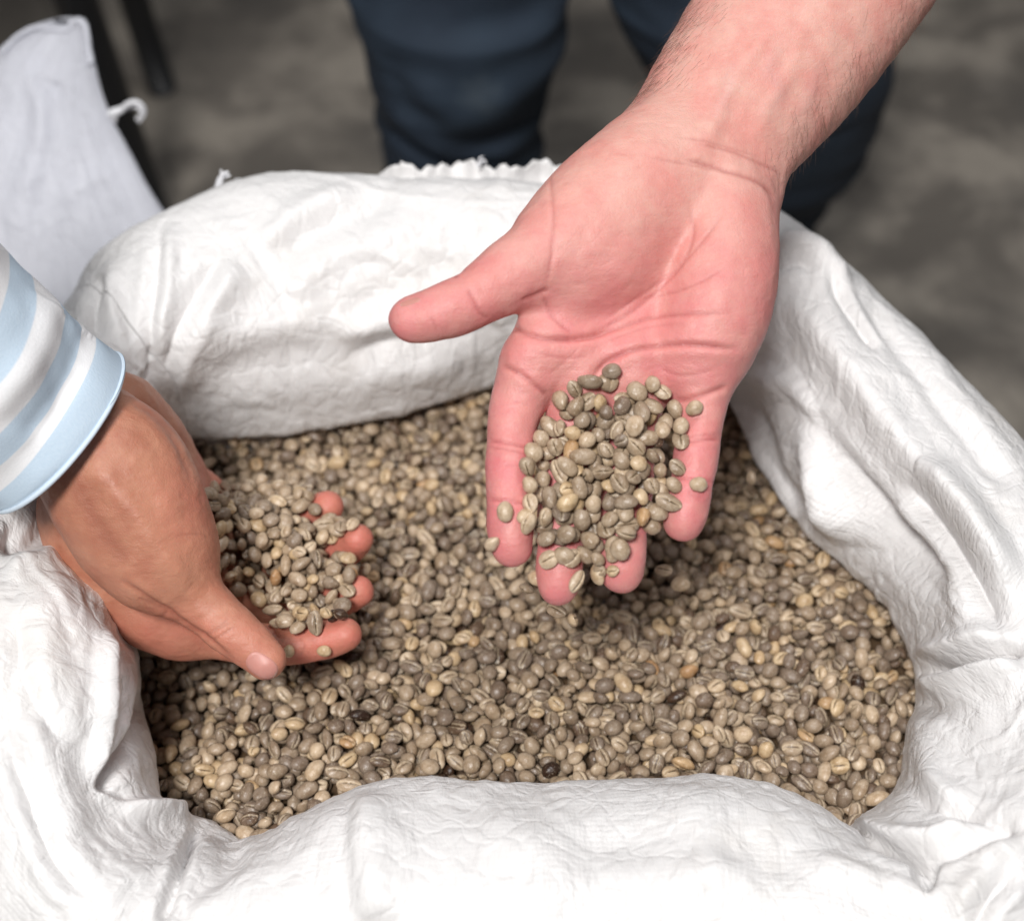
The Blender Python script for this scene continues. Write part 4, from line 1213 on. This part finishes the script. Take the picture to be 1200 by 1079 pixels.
def own_beans(beans, seen, least, rowh, where, group):
    idx_ = [i for i in range(len(beans)) if seen[i] >= least]
    buried.extend(beans[i] for i in range(len(beans)) if seen[i] < least)
    q, _ = proj(np.array([beans[i][0] for i in idx_])); y0 = q[:, 1].min()
    rows_ = ((q[:, 1] - y0) // rowh).astype(int)
    for r_ in np.unique(rows_):
        mem = [k for k in range(len(idx_)) if rows_[k] == r_]; mem.sort(key=lambda k: q[k, 0])
        for c_, k in enumerate(mem):
            b_ = beans[idx_[k]]
            side = 'groove up' if b_[3] else 'smooth back up'
            put_bean(b_, '', group, f'{colour_word(b_[5], b_[1])} bean, {side}, {ORD[c_]} from left, {ORD[r_]} row {where}')
    return len(idx_)
nR = own_beans(beansR, seenR, 78, 17, 'on open palm', 'coffee beans heaped on the open palm')
nL = own_beans(beansL, seenL, 85, 15, 'in cupped hand', 'coffee beans heaped in the cupped hand')
# single beans lying on the skin
def on_skin(bvh, px, py, label, tn=.55, up=False, yaw=None, sc=1.0, k=0):
    d = at(px, py, 1.0) - CAMP; hit, nrm, _, _ = bvh.ray_cast(Vector(CAMP), Vector(d))
    if hit is None: return
    if nrm.dot(Vector(d)) > 0: nrm = -nrm
    q = Vector((0, 0, 1)).rotation_difference(nrm).to_matrix() @ Matrix.Rotation(yaw if yaw is not None else random.uniform(0, 6), 3, 'Z')
    if up: q = q @ Matrix.Rotation(math.pi, 3, 'X')
    pos = np.array(hit) + np.array(nrm) * VAR[k]['T'] * .42 * BL * sc
    put_bean((pos, k, BL * sc, up, np.array(q), tn), '', 'single coffee beans on the fingers', label)
on_skin(bvh_r, 815, 479, 'single pale round bean on the little finger below its lowest joint', .68, False, .5, .86, 1)
on_skin(bvh_r, 817, 569, 'single pale bean on the little finger near its tip', .72, False, .2, .86, 1)
on_skin(bvh_r, 593, 600, 'pale bean on the index finger of the open palm, beside the heap', .7, False, 1.5, .92, 0)
on_skin(bvh_r, 612, 606, 'very pale bean at the edge of the heap on the index finger', .8, False, .7, .86, 1)
on_skin(bvh_r, 581, 636, 'small pale bean at the outer edge of the index fingertip', .74, False, .3, .8, 3)
on_skin(bvh_r, 645, 656, 'curved pale bean lying across the middle fingertip', .74, True, .2, .95, 4)
on_skin(bvh_r, 668, 655, 'tan bean with its groove up on the middle finger below the heap', .62, True, .9, .95, 0)
on_skin(bvh_r, 672, 680, 'upright bean at the right edge of the middle fingertip', .66, True, 1.3, .9, 2)
on_skin(bvh_r, 707, 671, 'pale bean at the left edge of the ring fingertip', .8, False, 1.2, 1.0, 0)
on_skin(bvh_r, 720, 668, 'pale chipped bean on the ring fingertip', .84, True, .2, .72, 5)
on_skin(bvh_r, 721, 649, 'rounded bean on the ring finger below the heap', .62, False, 1.0, .9, 1)
on_skin(bvh_r, 716, 446, 'topmost bean on the open palm, above the heap', .66, True, 1.2, .95, 1)
on_skin(bvh_l, 381, 760, 'lone whitish bean on the index finger of the cupped hand', .86, False, .1, .78, 1)
on_skin(bvh_l, 339, 762, 'small tan bean between the thumb tip and index finger of the cupped hand', .82, False, 1.3, .8, 5)
on_skin(bvh_l, 414, 618, 'tan bean on the ring fingertip of the cupped hand', .75, True, 1.2, .95, 0)
on_skin(bvh_l, 386, 604, 'dusty bean on the little fingertip of the cupped hand', .55, False, .1, .95, 1)
# falling beans
fall = [(672, 726, .10, .82, 'pale bean falling just below the middle fingertip'), (778, 668, .045, .6, 'long tan bean falling to the right of the ring fingertip'), (797, 684, .035, .66, 'grooved bean falling beside the little fingertip'),
        (630, 677, .13, .8, 'small pale bean falling past the left side of the middle fingertip'), (617, 690, .06, .6, 'bean falling under the gap between index and middle fingertips'),
        (880, 560, .035, .62, 'grooved bean falling beside the sack wall to the right of the open palm'), (427, 668, .025, .6, 'bean rolling off between the fingertips of the cupped hand'), (437, 712, .02, .58, 'curved bean dropping off the edge of the cupped hand'), (652, 715, .07, .55, 'bean falling under the middle finger of the open palm')]
for (x, y, z, tn, lb) in fall:
    k, sc, up, Rm, dims = new_bean(1.0)
    put_bean((at_z(x, y, BED + z), k, sc, up, Rm, tn), '', 'coffee beans falling', lb)
# of the bed, the beans that show largest become objects of their own
n_done = nR + nL + 14 + len(fall)
B3 = np.array([b_[0] for b_ in bed_beans]); Pq, dq = proj(B3)
lip2 = np.array([(L[0], L[1]) for L, _, _ in W_]); lip2[20:29] = [(c[1][0], c[1][1] + 2) for c in W_[20:29]]
vis = in_poly(Pq, lip2)
top = np.array([bed.H[int(round((p[0] - lo[0]) / bed.h)), int(round((p[1] - lo[1]) / bed.h))] - p[2] < 0.0035 for p in B3])
order = [i for i in np.argsort(dq) if vis[i] and top[i]]
own = set(order[:max(0, 300 - n_done)])
for rank, i in enumerate(sorted(own, key=lambda i: Pq[i, 0])):
    b_ = bed_beans[i]; wh = ORD[rank] + ' from left' if rank < 30 else ORD[len(own) - 1 - rank] + ' from right' if len(own) - 1 - rank < 30 else 'near the middle'
    put_bean(b_, '', 'coffee beans at the near rim', f"{colour_word(b_[5], b_[1])} bean, {'groove up' if b_[3] else 'smooth back up'}, {wh} along the near rim")
VV, FF, TT, GG, off_ = [], [], [], [], 0
for i, (pos, k, sc, up, Rm, tn) in enumerate(bed_beans + buried):
    if i in own: continue
    P, Tr, g_ = LOW[k]
    VV.append(P * sc @ Rm.T + pos); FF.append(Tr + off_); off_ += len(P); TT.append(np.full(len(P), tn)); GG.append(g_)
# dark sheet closing the gaps under the beans
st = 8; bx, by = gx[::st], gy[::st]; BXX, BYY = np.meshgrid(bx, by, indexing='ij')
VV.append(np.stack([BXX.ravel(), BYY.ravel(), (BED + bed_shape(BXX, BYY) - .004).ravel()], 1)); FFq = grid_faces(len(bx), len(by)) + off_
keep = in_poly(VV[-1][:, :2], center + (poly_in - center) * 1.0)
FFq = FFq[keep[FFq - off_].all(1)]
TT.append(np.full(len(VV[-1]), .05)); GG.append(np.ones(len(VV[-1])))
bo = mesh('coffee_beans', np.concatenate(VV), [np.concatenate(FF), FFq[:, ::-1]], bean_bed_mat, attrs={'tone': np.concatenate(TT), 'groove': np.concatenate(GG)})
tag(bo, 'deep bed of greenish grey raw coffee beans filling the open sack', 'coffee beans', kind='stuff')

# ================================================================ dark table far behind at the left: only its legs are in view, the top is added for its shade
table = tag(empty('table', (-0.75, 1.55, 0)), 'out of focus black table legs standing on the concrete behind the bluish sack', 'table')
blk = simple('black_metal', (0.012, 0.012, 0.013), 0.45, 30, .2)
def table_leg(foot, head, r0, r1):
    p = np.linspace(foot, head, 8); v, f = tube(p, np.linspace(r0, r1, 8), 20); mesh('leg', v, f, blk, table)
foot1 = at_z(191, 108, 0.0); foot2 = at_z(185, 265, 0.0)
head2 = at_y(78, -30, 1.36)
table_leg(foot1 + np.array([0, 0, .004]), np.array([foot1[0] - .09, foot1[1] + .02, .739]), .017, .022)
table_leg(foot2 + np.array([0, 0, .004]), foot2 + (head2 - foot2) * (.739 / head2[2]), .018, .024)
table_leg(np.array([-1.25, foot1[1], .004]), np.array([-1.2, foot1[1] + .02, .739]), .017, .022)
table_leg(np.array([-1.25, foot2[1], .004]), np.array([-1.2, foot2[1] + .1, .739]), .018, .024)
x0, x1, y0, y1, z0, z1 = -1.35, -0.30, 1.12, 1.98, .740, .772; bv = .006
prof = [(0, z0), (bv, z0 - 0), (0, z0 + bv), (0, z1 - bv), (bv, z1)]
pts, fs = [], []
for inset, z in ((bv, z0), (0, z0 + bv), (0, z1 - bv), (bv, z1)):
    pts += [(x0 + inset, y0 + inset, z), (x1 - inset, y0 + inset, z), (x1 - inset, y1 - inset, z), (x0 + inset, y1 - inset, z)]
for i in range(3):
    for k in range(4): fs.append((i * 4 + k, i * 4 + (k + 1) % 4, (i + 1) * 4 + (k + 1) % 4, (i + 1) * 4 + k))
fs += [(3, 2, 1, 0), (12, 13, 14, 15)]
mesh('added_shade_top', np.array(pts), np.array(fs), blk, table, smooth=False)  # unseen top, added so that its shadow darkens the floor at the left
S.cycles.use_denoising = True
